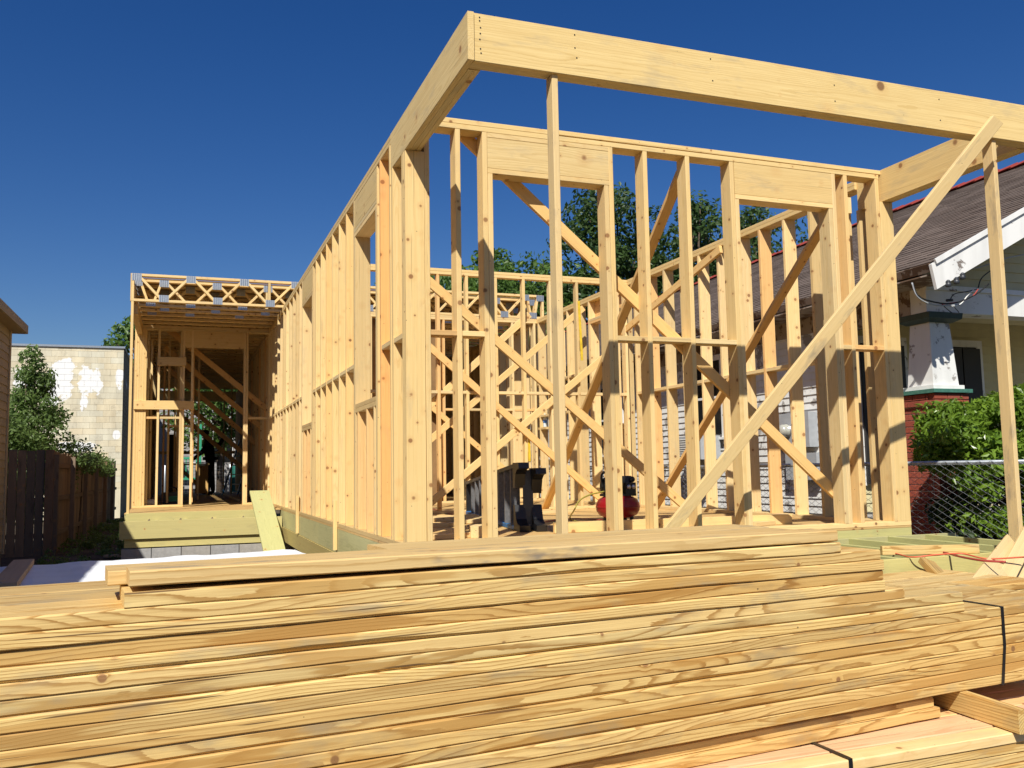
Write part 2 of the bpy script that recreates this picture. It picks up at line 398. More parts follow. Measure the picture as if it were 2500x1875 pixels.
# ================================================================== SETTING
gv, gf = [], []
NG = 60
for j in range(NG+1):
    for i in range(NG+1):
        x = -40+i*100/NG; y = -20+j*120/NG
        gv.append(Vector((x, y, random.uniform(-.03, .01))))
for j in range(NG):
    for i in range(NG):
        k = j*(NG+1)+i; gf.append((k, k+1, k+NG+2, k+NG+1))
big = [(-900, -900, -.05), (900, -900, -.05), (900, 900, -.05), (-900, 900, -.05)]
k = len(gv); gv += [Vector(p) for p in big]; gf.append((k, k+1, k+2, k+3))
ground = meshobj('ground', gv, gf, 'soil'); tag(ground, 'bare dark soil of the building lot', 'ground', kind='structure')

# ================================================================== HOUSE FRAME
ZF = .86; S0, S1 = .899, 3.893; P1, P2, P3 = 3.894, 3.9325, 3.971
XL0, XL1, XR0, XR1 = 1.485, 1.625, 5.765, 5.905
YF = 6.10
H = thing('house_frame', (3.7, 14, 0), 'open timber frame of a long narrow house under construction, pale new studs', 'house frame')
def FX(px, py, Y=YF): return onY(px, py, Y).x
def wobble(o):                                     # studs never stand perfectly true
    k = .0016; place(o, H, WM[o.name] @ Matrix.Rotation(random.uniform(-k, k), 4, 'Y') @ Matrix.Rotation(random.uniform(-k, k), 4, 'Z') @ Matrix.Rotation(random.uniform(-.012, .012), 4, 'X')); return o
def ystud(x0, y0=YF, w=.14, z0=S0, z1=S1, name='stud', col=None, t=.038):      # stud in a wall that runs along X
    return wobble(bx(H, name, x0, x0+t, y0, y0+w, z0, z1, col=col, axis=2))
def xstud(y0, x0=XL0, w=.14, z0=S0, z1=S1, name='stud', col=None, t=.038):      # stud in a wall that runs along Y
    return wobble(bx(H, name, x0, x0+w, y0, y0+t, z0, z1, col=col, axis=2))

# ---- porch beams: three plies each
BZ0, BZ1 = 3.692, 3.975
pale = (1.02, 1.0, .92)
bx(H, 'porch_beam', 1.485, 1.523, 4.60, 6.56, BZ0, BZ1, 'beam_wood', col=(1.0, .98, .93))
for k in (1, 2): bx(H, 'porch_beam', 1.485+.0395*k, 1.523+.0395*k, 4.731, 6.56, BZ0+.002*k, BZ1-.002, 'beam_wood', col=tint(.06))
bx(H, 'porch_beam', 1.5245, 5.906, 4.610, 4.648, BZ0, BZ1, 'beam_wood', col=pale)
for k in (1, 2): bx(H, 'porch_beam', 1.5245, 5.906, 4.610+.0395*k, 4.648+.0395*k, BZ0+.003*k, BZ1-.002, 'beam_wood', col=tint(.06))
bx(H, 'porch_beam', 5.790, 5.828, 4.731, 6.40, BZ0, BZ1+.003, 'beam_wood', col=(1.03, .98, .88))
for k in (1, 2): bx(H, 'porch_beam', 5.790+.0395*k, 5.828+.0395*k, 4.731, 6.40, BZ0+.002, BZ1, 'beam_wood', col=tint(.06))
# nail heads in the corner of the beam
nails = []
for i, (dx, dz) in enumerate([(.03, .26), (.03, .24), (.035, .2), (.033, .165), (.03, .13), (.033, .075), (.036, .05), (.62, .25), (.62, .17), (.63, .11), (1.55, .24), (1.56, .1), (2.5, .2), (2.5, .09), (3.4, .22), (3.4, .07)]):
    V, F = lathe([(.0045, 0), (.0045, .0015)], 8)
    nails.append(([Vector((1.53+dx+v.x, 4.6095-v.z, BZ0+dz+v.y)) for v in V], F))
for V, F in nails: meshobj('nail', V, F, 'black_cord', H)
# props
bx(H, 'prop_post', 2.008, 2.046, 4.632, 4.721, .782, BZ0-.001, 'grimy_stud', col=(.96, .94, .9))
bx(H, 'prop_post', 5.425, 5.463, 4.632, 4.721, .782, BZ0-.001, 'grimy_stud', col=(.92, .9, .86))
# long raking brace in front
a = onY(2434, 292, 4.455); c_ = Vector((3.50, 6.06, .90))
br = stick(H, 'raking_brace', a, c_, .038, .091, up=(-.62, .1, .4), mat='grimy_stud', col=(1.04, 1.03, .97)); tag(br, 'long pale brace slanting from porch beam down to the deck')

# ---- front wall
ystud(1.627, z1=S1, col=(1, .97, .9))
s1 = 1.862; ystud(s1, col=(1.02, 1, .95))
k1 = 2.071; ystud(k1, col=(1.0, .98, .92))
t1 = 2.1105; ystud(t1, z1=3.582)
k2 = FX(1488, 467); t2 = k2-.0395; ystud(k2, col=(1, .96, .86)); ystud(t2, z1=3.582)
bx(H, 'header', t1, k2-.0015, YF+.001, YF+.039, 3.622, 3.855, 'beam_wood', col=(.97, .96, .94))
bx(H, 'header', t1, k2-.0015, YF+.10, YF+.138, 3.622, 3.855, 'stud_wood')
bx(H, 'header_plate', t1, k2-.0015, YF, YF+.14, 3.856, 3.893, col=(.95, .93, .88)); bx(H, 'header_plate', t1, k2-.0015, YF, YF+.14, 3.583, 3.621, col=(.97, .95, .88))
s3 = FX(1570.5, 431); s4 = FX(1674, 431); k3 = FX(1783, 431); ystud(s3, col=(1.03, 1, .92)); ystud(s4, col=(1.02, 1, .93)); ystud(k3, col=(.98, .96, .9))
k4 = FX(2029, 427); t3 = k3+.0395; t4 = k4-.0395
ystud(t3, z1=3.582); ystud(k4); ystud(t4, z1=3.582)
bx(H, 'header', t3, k4-.0015, YF+.001, YF+.039, 3.622, 3.892, 'beam_wood', col=(.99, .95, .88))
bx(H, 'header', t3, k4-.0015, YF+.10, YF+.138, 3.622, 3.892, 'stud_wood')
bx(H, 'header_plate', t3, k4-.0015, YF, YF+.14, 3.583, 3.621)
s5 = FX(2058, 427); ystud(s5, col=(1.04, .96, .86)); s6 = 5.724; ystud(s6, col=(.98, .95, .88))
bx(H, 'wood_scab', s5+.04, s5+.078, YF+.003, YF+.09, 3.56, 3.70)
bx(H, 'top_plate', 1.61, 5.764, YF, YF+.14, P1, P2, col=(1.02, 1, .9)); bx(H, 'top_plate', 1.61, 2.62, YF, YF+.14, P2+.001, P3, col=(1.03, 1, .9))
stick(H, 'top_plate', (2.622, YF+.07, (P2+P3)/2+.008), (5.788, YF+.07, (P2+P3)/2+.004), .14, .0375, col=(1.04, 1, .88))
bx(H, 'sole_plate', 1.627, 5.905, YF, YF+.14, ZF+.001, S0-.001)
bz = onY(1100, 806, YF).z
def blk(x0, x1, z, y0=YF+.004, w=.13, col=None): bx(H, 'blocking', x0+.001, x1-.001, y0, y0+w, z-.038, z, col=col, axis=0)
blk(1.666, s1, bz, col=(.80, .66, .55)); blk(s1+.038, k1, bz)
bz2 = onY(1640, 824, YF).z
blk(k2+.038, s3, bz2); blk(s3+.038, s4, bz2+.004); blk(s4+.038, k3, bz2)
bz3 = onY(2100, 843, YF).z; blk(k4+.038, s5, bz3); blk(s5+.038, s6, bz3+.003)
# braces nailed across the back of the front wall, and others standing in the rooms
def brace(a, b, w=.089, t=.038, up=(0, 1, 0), col=None):
    return stick(H, 'brace', a, b, w, t, up=up, col=col or tint(.08, .04))
YB = YF+.161
p, q = onY(1122, 322, YB), onY(2040, 1206, YB); brace(p, q, col=(1.06, .92, .74))
p, q = onY(1000, 646, 8.3), onY(1690, 1251, 8.3); brace(p, q, col=(1.05, .93, .76))
p, q = onY(1664, 420, YF+.19), onY(1331, 1240, 10.62); brace(p, q, up=(1, 0, 0), w=.038, t=.089, col=(1.0, .86, .68))
p, q = onY(2036, 505, YF+.20), onY(1591, 1254, 9.3); brace(p, q, up=(1, 0, 0), w=.038, t=.089, col=(1.0, .82, .62))
Y3 = 10.87
p, q = onY(1010, 1262, Y3-.02), onY(1450, 893, Y3-.02); q = q+(q-p)*.12; p.x = max(p.x, 1.65); brace(p, q, col=(1.03, .97, .86))
p, q = onY(1000, 804, Y3-.06), onY(1472, 1221, Y3-.06); brace(p, q, col=(1.06, .90, .72))
p, q = onY(1000, 1034, Y3+.112), onY(1292, 768, Y3+.112); brace(p, q, col=(1.03, .98, .88))
p, q = onY(1000, 1117, 12.15), onY(1424, 752, 12.15); brace(p, q, col=(1.03, .95, .82))
p, q = onY(1020, 965, 14.17), onY(1262, 1172, 14.17); brace(p, q, col=(1.05, .9, .72))
p, q = onX(1760, 608, XR0-.021), onX(1500, 828, XR0-.021); brace(p, q, up=(1, 0, 0), col=(1.06, .93, .76))

# ---- left wall
TC = (1.04, 1.0, .90)
for y in (YF, YF+.039, YF+.078): xstud(y, z1=BZ0-.001, col=TC)
xstud(6.50, z1=BZ0-.001, col=(.96, .94, .88)); xstud(6.575, col=TC)
xstud(6.93, col=(1.10, .80, .58)); xstud(7.06, col=TC); xstud(7.099, z1=3.545, col=tint())
def win(x0, ya, yb, cr, hz=3.545, xw=.14, outer=True):
    xo = x0 if outer else x0+xw-.038
    bx(H, 'header', xo+.001, xo+.039, ya, yb, hz+.078, S1-.001, col=(.90, .88, .78))
    bx(H, 'header', x0+.1, x0+.138, ya, yb, hz+.078, S1-.001)
    bx(H, 'header_plate', x0, x0+xw, ya, yb, hz, hz+.038); bx(H, 'header_plate', x0, x0+xw, ya, yb, hz+.039, hz+.077)
    bx(H, 'window_sill', x0, x0+xw, ya+.039, yb-.039, 1.967, 2.005, col=(.80, .76, .70)); bx(H, 'window_sill', x0, x0+xw, ya+.039, yb-.039, 1.928, 1.966, col=(.84, .8, .72))
    for y in cr: xstud(y, x0, z1=1.927, name='cripple_stud', col=random.choice([(1.05, 1.0, .92), (1.02, .88, .78), (1.0, .98, .94)]))
win(XL0, 7.099, 8.075, (7.2, 7.5, 7.90))
xstud(8.036, z1=3.545); xstud(8.077)
for i, y in enumerate((8.5, 8.90, 9.32, 9.73, 10.13, 10.53)): xstud(y, col=TC if i % 3 else (1.05, .93, .76))
xstud(10.80); xstud(10.839, z1=3.545); win(XL0, 10.839, 11.78, (10.95, 11.25, 11.6)); xstud(11.741, z1=3.545); xstud(11.782)
LY = [12.05, 12.41, 12.81, 13.22, 13.63, 14.04, 14.45, 14.86, 15.27, 15.68, 16.09]
for y in LY: xstud(y)
lb = onX(865.5, 887, XL0).z
def lblk(ys, z, x0=XL0, w=.14, col=None):
    for a_, b_ in zip(ys, ys[1:]): bx(H, 'blocking', x0+.004, x0+w-.006, a_+.039, b_-.001, z-.038, z, col=col or tint(.08), axis=1)
lblk([8.077, 8.5, 8.90, 9.32, 9.73, 10.13, 10.53, 10.80], lb); lblk([6.139+.039, 6.50], lb+.004); lblk([6.575, 6.93], lb+.01); lblk([11.782]+LY, lb+.01)
bx(H, 'top_plate', XL0, XL1, 6.562, 16.4, P1, P2, col=(.94, .91, .84)); bx(H, 'top_plate', XL0, XL1, 6.562, 16.4, P2+.001, P3, col=(.90, .87, .80))
bx(H, 'sole_plate', XL0, XL1, YF, 16.4, ZF+.001, S0-.001, col=(.80, .76, .68))
# cleats standing on the outside of the left wall
for (pt, pb, w) in (((818, 1222), (818, 1343), .042), ((726, 1210), (726, 1302), .046)):
    p = onX(*pt, XL0-.02); q = onX(*pb, XL0-.02)
    bx(H, 'cleat', XL0-.0395, XL0-.0015, p.y-w/2, p.y+w/2, q.z, p.z, col=(1.05, 1.02, .9))
# ---- right wall
RY = [6.14+.039*0, 6.62, 7.03, 7.43, 7.84, 8.21, 8.63, 9.04, 9.45, 9.86, 10.27, 10.66]
xstud(YF, XR0, z1=BZ0-.001, col=(1.0, .97, .88)); xstud(YF+.039, XR0, z1=BZ0-.001); xstud(6.36, XR0, z1=BZ0-.001)
for y in RY[1:]: xstud(y, XR0)
xstud(11.0, XR0); xstud(11.039, XR0, z1=3.545); win(XR0, 11.039, 12.10, (11.3, 11.7), outer=False); xstud(12.061, XR0, z1=3.545); xstud(12.102, XR0)
RY2 = [12.102+.406*k for k in range(1, 42)]
for y in RY2[:20]: xstud(y, XR0)
for y in RY2[20:]: xstud(y, XR0)
bx(H, 'top_plate', XR0, XR1, 6.402, 29, P1, P2, col=(1, .96, .85)); bx(H, 'top_plate', XR0, XR1, 6.402, 29, P2+.001, P3, col=(1, .96, .86))
bx(H, 'sole_plate', XR0, XR1, YF+.141, 29, ZF+.001, S0-.001)
rb = onX(1874, 898, XR0).z
lblk(RY[2:], rb, XR0); lblk([11.0-.0, 11.039], rb, XR0) if False else None
lblk(RY2[:8], rb-.1, XR0); lblk(RY2[:6], rb+.45, XR0)
# ---- third wall (cross partition)
TX = [1.64, 2.02, 2.43, 2.84, 3.05, 3.43, 3.83, 4.215, 4.60, 4.99, 5.40, 5.60, 5.72]
for x in TX: ystud(x, Y3, .089, col=TC if random.random() < .5 else None)
bx(H, 'top_plate', XL1+.001, XR0-.001, Y3, Y3+.089, P1, P2, col=TC); bx(H, 'top_plate', XL1+.001, XR0-.001, Y3, Y3+.089, P2+.001, P3, col=TC)
bx(H, 'sole_plate', XL1+.001, XR0-.001, Y3, Y3+.089, ZF+.001, S0-.001)
for a_, b_ in zip(TX, TX[1:]):
    if b_-a_ > .1: bx(H, 'blocking', a_+.039, b_-.001, Y3+.004, Y3+.085, 2.365, 2.403, axis=0)
# ---- front wall of the rear block, right part
WY = 14.2
bxs = [1.64+.406*k for k in range(0, 11)]
for x in bxs: ystud(x, WY, .14)
for x in (3.0, 4.0, 4.9): ystud(x, WY, .14)
bx(H, 'top_plate', XL1+.001, XR0-.001, WY, WY+.14, P1, P2); bx(H, 'top_plate', XL1+.001, XR0-.001, WY, WY+.14, P2+.001, P3)
bx(H, 'sole_plate', XL1+.001, XR0-.001, WY, WY+.14, ZF+.001, S0-.001)
xs_ = sorted(bxs+[3.0, 4.0, 4.9])
for a_, b_ in zip(xs_, xs_[1:]):
    if b_-a_ > .1: bx(H, 'blocking', a_+.039, b_-.001, WY+.004, WY+.13, 2.38, 2.418, axis=0)
# ---- side porch of the rear block and its inner wall
bx(H, 'post', -.692, -.654, WY, WY+.09, .735, 3.973, col=(1.0, .96, .86))
bx(H, 'porch_beam', -.692, -.604, WY+.092, 16.39, 3.80, 3.972, col=(.95, .85, .7))
YI = 16.4; K = YI/WY
for k in range(5): ystud(-.722+.0385*k, YI, .14, col=(1.04, .98, .86))
for x in (-.357, .005, .044, .185, 1.06, 1.099): ystud(x, YI, .14)
ystud(-.53, YI+.3, .14); ystud(-.30, 19.0, .089); ystud(-.05, 19.0, .089); ystud(.35, 19.0, .089)
bx(H, 'header', .084, 1.059, YI+.001, YI+.039, 3.60, 3.892)
bx(H, 'header', -.36, .10, YI-.042, YI-.003, 3.27, 3.42, col=(.92, .88, .8))
rl = bx(H, 'rail_board', -.722, .24, YI-.042, YI-.003, 2.517, 2.668, col=(1.06, 1.0, .88))
for a_, b_ in ((-.53, -.357), (-.318, .005)): bx(H, 'blocking', a_+.001, b_-.001, YI+.02, YI+.12, 2.36, 2.398, axis=0)
bx(H, 'blocking', 1.139, 1.484, YI+.02, YI+.12, 2.36, 2.398, axis=0)
bx(H, 'top_plate', -.722, 1.484, YI, YI+.14, P1, P2); bx(H, 'top_plate', -.722, 1.484, YI, YI+.14, P2+.001, P3)
bx(H, 'sole_plate', -.722, .083, YI, YI+.14, ZF+.001, S0-.001, col=TC); bx(H, 'sole_plate', 1.06, 1.484, YI, YI+.14, ZF+.001, S0-.001, col=TC)
for k in range(31): xstud(16.75+.406*k, -.722)
bx(H, 'top_plate', -.722, -.582, YI+.141, 29, P1, P2); bx(H, 'top_plate', -.722, -.582, YI+.141, 29, P2+.001, P3); bx(H, 'sole_plate', -.722, -.582, YI+.141, 29, ZF+.001, S0-.001)
for k in range(14): xstud(16.42+.406*k, XL0)
bx(H, 'top_plate', XL0, XL1, 16.401, 22.0, P1, P2); bx(H, 'top_plate', XL0, XL1, 16.401, 22.0, P2+.001, P3); bx(H, 'sole_plate', XL0, XL1, 16.401, 22, ZF+.001, S0-.001)
for (pa, pb, Y) in (((398, 794), (664, 1009), 17.2), ((402, 848), (664, 1065), 18.4), ((410, 900), (664, 1117), 19.6), ((430, 967), (664, 1166), 20.8), ((450, 1020), (664, 1205), 22.0)):
    p, q = onY(*pa, Y), onY(*pb, Y); brace(p, q, w=.10, col=(.95, .78, .60))
for (x, y_) in ((-.50, 17.6), (-.2, 17.6), (-.02, 18.2), (.22, 17.6), (-.45, 19.6), (-.1, 20.4), (1.25, 24.0), (1.2, 27.0)): ystud(x, y_, .089)
bx(H, 'blocking', -.46, -.2, 17.62, 17.68, 2.46, 2.498, axis=0); bx(H, 'blocking', -.16, .22, 17.62, 17.68, 2.28, 2.318, axis=0)
# boarded outer walls of the rear block
y = 16.42
while y < 28.9:
    ye = min(y+1.22, 28.95)
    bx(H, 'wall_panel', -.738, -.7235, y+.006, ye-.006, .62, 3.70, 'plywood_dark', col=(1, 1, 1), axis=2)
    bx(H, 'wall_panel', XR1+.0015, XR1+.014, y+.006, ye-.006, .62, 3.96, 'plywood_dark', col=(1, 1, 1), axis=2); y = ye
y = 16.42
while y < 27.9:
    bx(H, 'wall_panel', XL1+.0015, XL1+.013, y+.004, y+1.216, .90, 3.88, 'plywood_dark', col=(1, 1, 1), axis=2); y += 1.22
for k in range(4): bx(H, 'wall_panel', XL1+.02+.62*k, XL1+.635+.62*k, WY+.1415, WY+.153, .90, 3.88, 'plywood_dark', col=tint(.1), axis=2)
# far end wall of the rear block: posts and a low rail
for x in (-.7, .05, 1.75, 2.7, 3.6, 4.6, 5.6): ystud(x, 28.8, .14)
bx(H, 'top_plate', -.58, XR0-.001, 28.8, 28.94, P1, P2); bx(H, 'header', -.58, XR0-.001, 28.8, 28.84, 3.62, 3.892)
bx(H, 'guard_rail', -.58, 2.9, 28.72, 28.76, 2.02, 2.11)

# ---- roof trusses of the rear block
TZ0, TZ1 = 3.975, 4.393
TXa, TXb = -.692, 5.906
def truss_nodes(shift):
    tops = [TXa+.07]; x = .128-.765+shift
    while x < TXb-.15:
        if x > TXa+.3: tops.append(x)
        x += .775
    tops.append(TXb-.07)
    bots = [(a_+b_)/2 for a_, b_ in zip(tops, tops[1:])]
    return tops, bots
def truss(y, shift, full):
    tops, bots = truss_nodes(shift)
    yc = y+.0445
    webs = []
    for i, bxx in enumerate(bots):
        webs.append((Vector((tops[i]+.04, yc, TZ1-.045)), Vector((bxx-.035, yc, TZ0+.045))))
        webs.append((Vector((bxx+.035, yc, TZ0+.045)), Vector((tops[i+1]-.04, yc, TZ1-.045))))
    if full:
        ch = bx(H, 'floor_truss', TXa, TXb, y, y+.089, TZ0, TZ0+.038, col=tint(.06, .03), axis=0)
        bx(ch, 'top_chord', TXa, TXb, y, y+.089, TZ1-.038, TZ1, col=tint(.06, .03), axis=0)
        for a_, b_ in webs: stick(ch, 'web', a_, b_, .089, .036, up=(0, 0, 1), col=tint(.08, .03))
        for x in (TXa, TXb-.038): bx(ch, 'end_post', x, x+.038, y+.001, y+.088, TZ0+.039, TZ1-.039, axis=2)
        for xv in (1.27,): bx(ch, 'web', xv, xv+.038, y+.002, y+.087, TZ0+.039, TZ1-.039, axis=2)
        for xs, zc in ((tops, TZ1-.055), (bots, TZ0+.055)):
            for x in xs:
                V, F = [], []; w, h = .135, .105; n = 9
                for i in range(n+1):
                    xx = x-w/2+w*i/n; yy = y-.0015-(.0022 if i % 2 else 0)
                    V += [Vector((xx, yy, zc-h/2)), Vector((xx, yy, zc+h/2))]
                k0 = len(V)
                for i in range(n): F.append((2*i, 2*i+2, 2*i+3, 2*i+1))
                V += [Vector((x-w/2, y-.0005, zc-h/2)), Vector((x+w/2, y-.0005, zc-h/2)), Vector((x+w/2, y-.0005, zc+h/2)), Vector((x-w/2, y-.0005, zc+h/2))]
                F += [(k0+3, k0+2, k0+1, k0)]
                meshobj('connector_plate', V, F, 'galvanized', ch)
    else:
        ch = bx(H, 'floor_truss', TXa, TXb, y, y+.089, TZ0, TZ0+.038, col=tint(.08, .02), axis=0)
        bx(ch, 'top_chord', TXa, TXb, y, y+.089, TZ1-.038, TZ1, col=tint(.08), axis=0)
        V, F = [], []
        for a_, b_ in webs:
            d = (b_-a_).normalized(); n = Vector((-d.z, 0, d.x))*.019; k0 = len(V)
            for p in (a_, b_):
                for s_ in (-1, 1):
                    for yy in (-.044, .044): V.append(p+n*s_+Vector((0, yy, 0)))
            F += [tuple(k0+i for i in f) for f in ((0, 1, 3, 2), (4, 6, 7, 5), (0, 4, 5, 1), (2, 3, 7, 6), (0, 2, 6, 4), (1, 5, 7, 3))]
        meshobj('web', V, F, 'stud_wood', ch, col=tint(.06))
ty = WY; i = 0
while ty < 28.6:
    truss(ty, .0 if i % 2 == 0 else .39, i < 4); ty += .406; i += 1
y = WY+.40
while y < 28.8:
    x = TXa
    for xe in (1.52, 3.74, TXb):
        bx(H, 'roof_deck_panel', x+.002, xe-.002, y+.002, min(y+1.22, 28.9)-.002, TZ1+.001, TZ1+.019, 'plywood_dark', col=(1, 1, 1)); x = xe
    y += 1.22
bx(H, 'rim_board', TXa-.012, TXa-.001, WY-.0, 28.9, TZ0+.002, TZ1-.002, col=(1, .93, .8), axis=1)

# ---- floor and what carries it
def panels(x0, x1, y0, y1, z, nx):
    y = y0; r = 0
    while y < y1-.05:
        ye = min(y+1.22, y1); w = (x1-x0)/nx
        for i in range(nx):
            bx(H, 'floor_panel', x0+w*i+.0015, x0+w*(i+1)-.0015, y+.0015, ye-.0015, z-.018, z, 'stud_wood', col=random.choice([(.82, .72, .60), (.76, .67, .56), (.86, .76, .62), (.72, .64, .54)]), axis=0)
        y = ye
panels(XL0, XR1, YF, 29, ZF, 2)
panels(-.722, XL0-.003, WY+.02, 29, ZF, 1)
TR = (1, 1, 1)
# left rim and girder, treated
y = 6.10
for L in (4.2, 4.1):
    bx(H, 'rim_joist', XL0+.002, XL0+.040, y+.002, y+L-.002, .602, .841, 'treated_wood', col=tint(.06)); y += L
bx(H, 'girder', XL0-.01, XL0+.10, 6.12, 14.1, .40, .60, 'treated_wood', col=(.85, .74, .6))
bx(H, 'rim_joist', XL0+.042, XR1, YF+.002, YF+.040, .602, .841, 'treated_wood', col=(1.0, 1.03, .95))
bx(H, 'girder', XL0+.11, XR1, YF+.02, YF+.13, .40, .60, 'treated_wood', col=(.85, .8, .66))
bx(H, 'rim_joist', XR1-.04, XR1-.002, YF+.042, 29, .602, .841, 'treated_wood')
for k in range(1, 20): bx(H, 'floor_joist', XL0+.042, XR1-.042, YF+.406*k, YF+.038+.406*k, .602, .841, 'treated_wood', col=(.9, .9, .8))
# deck front of the side porch
bx(H, 'rim_joist', -.70, 1.36, WY-.04, WY-.002, .70, .861, 'treated_wood', col=(1.12, 1.1, 1.0))
bx(H, 'deck_step', -.765, 1.47, WY-.28, WY-.242, .505, .757, 'treated_wood', col=(1.1, 1.06, 1.0))
for x in (-.45, -.02, .42, .86):  # dark wedges shaped in place of triangular shadows on the rim
    V = [Vector((x, WY-.0405, .70)), Vector((x+.10, WY-.0405, .70)), Vector((x+.07, WY-.0405, .775)), Vector((x, WY-.10, .70)), Vector((x+.10, WY-.10, .70)), Vector((x+.07, WY-.10, .775))]
    meshobj('shadow_wedge', V, [(0, 2, 1), (3, 4, 5), (0, 1, 4, 3), (1, 2, 5, 4), (2, 0, 3, 5)], 'old_wood', H, col=(.8, .8, .8))
for x in (-.72, -.3, .1, .5, .9, 1.3): bx(H, 'deck_joist', x, x+.038, WY-.241, WY-.041, .52, .755, 'treated_wood')
bx(H, 'girder', -.70, 1.22, WY-.24, WY-.15, .382, .50, 'treated_wood', col=(1.16, 1.12, 1.0)); bx(H, 'girder', 1.222, 1.47, WY-.24, WY-.15, .382, .50, 'treated_wood', col=(.95, .7, .5))
for i in range(6):
    for r in range(2):
        x = -.74+.4*i-(.2 if r == 0 else 0)
        bx(H, 'foundation_block', x+.005, x+.395, WY-.26, WY-.06, .0+.19*r-.01, .185+.19*r-.01, 'concrete_block', col=tint(.06))
for y in [6.3+1.9*k for k in range(12)]:
    for x in (XL0-.02, 3.5, XR1-.38):
        for r in range(2): bx(H, 'foundation_block', x, x+.39, y, y+.39, .2*r-.01, .2*r+.185, 'concrete_block', col=tint(.06))
for x in (-.722, .3):
    for y in [16.6+2.4*k for k in range(6)]:
        for r in range(4): bx(H, 'foundation_block', x, x+.39, y, y+.39, .2*r-.01, .2*r+.185, 'concrete_block', col=tint(.06))
bx(H, 'rim_joist', -.722, -.684, WY+.1, 29, .602, .841, 'treated_wood')

# ================================================================== front porch joists (still open)
J = thing('porch_joist_frame', (3.7, 5.3, .4), 'greenish treated joists of the open front porch floor below the long brace', 'joist frame')
PT = .781
bx(J, 'rim_joist', 1.50, 6.35, 4.612, 4.650, PT-.235, PT, 'treated_wood', col=(1.2, 1.18, 1.0))
bx(J, 'ledger', 1.50, 6.35, 6.058, 6.097, PT-.235, PT-.002, 'treated_wood')
x = FX(2073.6, 1312.5, 6.05); xs = [x+.406*k for k in range(-9, 3)]
for x in xs: bx(J, 'joist', x, x+.038, 4.652, 6.056, PT-.234, PT-.001, 'treated_wood', col=(.92, 1.0, .92))
for x in (1.6, 3.6, 5.9):
    for r in range(2): bx(J, 'pier_block', x, x+.39, 4.56, 4.76, .2*r-.01, .2*r+.185, 'concrete_block', col=tint(.06))
    bx(J, 'pier_cap', x, x+.39, 4.57, 4.75, .386, .545, 'treated_wood')

# ================================================================== LUMBER STACK IN FRONT
PA = R(5.956); PD = 2.513
PU = Vector((math.cos(PA), math.sin(PA), 0)); PN = Vector((-math.sin(PA), math.cos(PA), 0))
def PP(s, v, z): return PU*s+PN*(PD+v)+Vector((0, 0, z))
def rough_board(L, w, t, seed, wane=0., mat='yellow_pine', bow=.0015):
    """near board: eased arrises, slight bow, optional wane along the lower front arris; local x along, -y front"""
    rd = random.Random(seed); n = max(10, int(L/.11)); V, F = [], []
    ph = [rd.uniform(0, 6.28) for _ in range(6)]; wl = rd.uniform(.25, .75); ww = rd.uniform(.3, .6); nb = [rd.uniform(-1, 1) for _ in range(n+1)]
    for i in range(n+1):
        f = i/n; x = -L/2+L*f
        dy = bow*(math.sin(f*3.1+ph[0])+.5*math.sin(f*9+ph[1])); dz = bow*.35*(math.sin(f*2.6+ph[2]))
        c0 = .0040+.0012*math.sin(f*40+ph[3])
        cw = c0+max(0, wane*(1-abs(f-wl)/ww)*(.75+.2*math.sin(f*23+ph[4])+.15*nb[i])) if wane else c0
        a, b2 = w/2, t/2
        sec = [(a-c0, -b2), (a, -b2+c0), (a, b2-c0), (a-c0, b2), (-a+c0, b2), (-a, b2-c0), (-a, -b2+min(cw*.8, t*.7)), (-a+cw*.9, -b2)]
        for y, z in sec: V.append((x, y+dy, z+dz))
    for i in range(n):
        for j in range(8):
            F.append((i*8+j, i*8+(j+1) % 8, (i+1)*8+(j+1) % 8, (i+1)*8+j))
    F += [tuple(range(7, -1, -1)), tuple(range(n*8, n*8+8))]
    me = bpy.data.meshes.new('board'); me.from_pydata(V, [], F); me.materials.append(MAT[mat]); me.update(); return me
def pile_board(parent, name, s0, s1, v0, w, z0, seed, t=.038, wane=0., mat='yellow_pine', col=None, dz=0., yaw=0.):
    me = rough_board(s1-s0, w, t, seed, wane, mat)
    c = PP((s0+s1)/2, v0+w/2, z0+t/2)
    x = (PU*(s1-s0)+Vector((0, 0, dz))).normalized()
    if yaw: x = Matrix.Rotation(yaw, 3, 'Z') @ x
    y = Vector((0, 0, 1)).cross(x).normalized(); z = x.cross(y)
    M4 = Matrix((x, y, z)).transposed().to_4x4(); M4.translation = c
    return link(name, me, parent, M4, col or (random.choice([(1, 1, 1), (1.08, 1.06, 1.02), (.86, .85, .84), (.98, .88, .74), (1.0, 1.04, 1.12)])))
ORD = ['', 'topmost', 'second', 'third', 'fourth', 'fifth', 'sixth', 'seventh', 'eighth', 'ninth']
def rowz(k): return 1.4-.373-.0389*(k-3)
BW = .235
b_ = pile_board(None, 'lumber_board', .150, 2.60, 0, .14, 1.1135, 101, col=(1.06, 1.03, 1.0), dz=-.010, t=.040, mat='weathered_pine')
tag(b_, 'topmost front board of the pine stack, its upper face smudged grey', 'board', 'loose boards on the lumber stack')
b_ = pile_board(None, 'lumber_board', .105, 2.54, .143, .185, 1.109, 102, col=(1.0, .98, .95), mat='weathered_pine')
tag(b_, 'topmost rear board of the pine stack, left end jutting past the front one', 'board', 'loose boards on the lumber stack')
b_ = pile_board(None, 'lumber_board', .95, 2.57, .331, .235, 1.109, 105, col=(1.0, .99, .97), mat='weathered_pine')
tag(b_, 'short third board at the back of the top layer, smudged grey', 'board', 'loose boards on the lumber stack')
b_ = pile_board(None, 'lumber_board', .139, 2.608, -.004, BW, 1.0665, 103, wane=.014, col=(1.08, 1.10, 1.10))
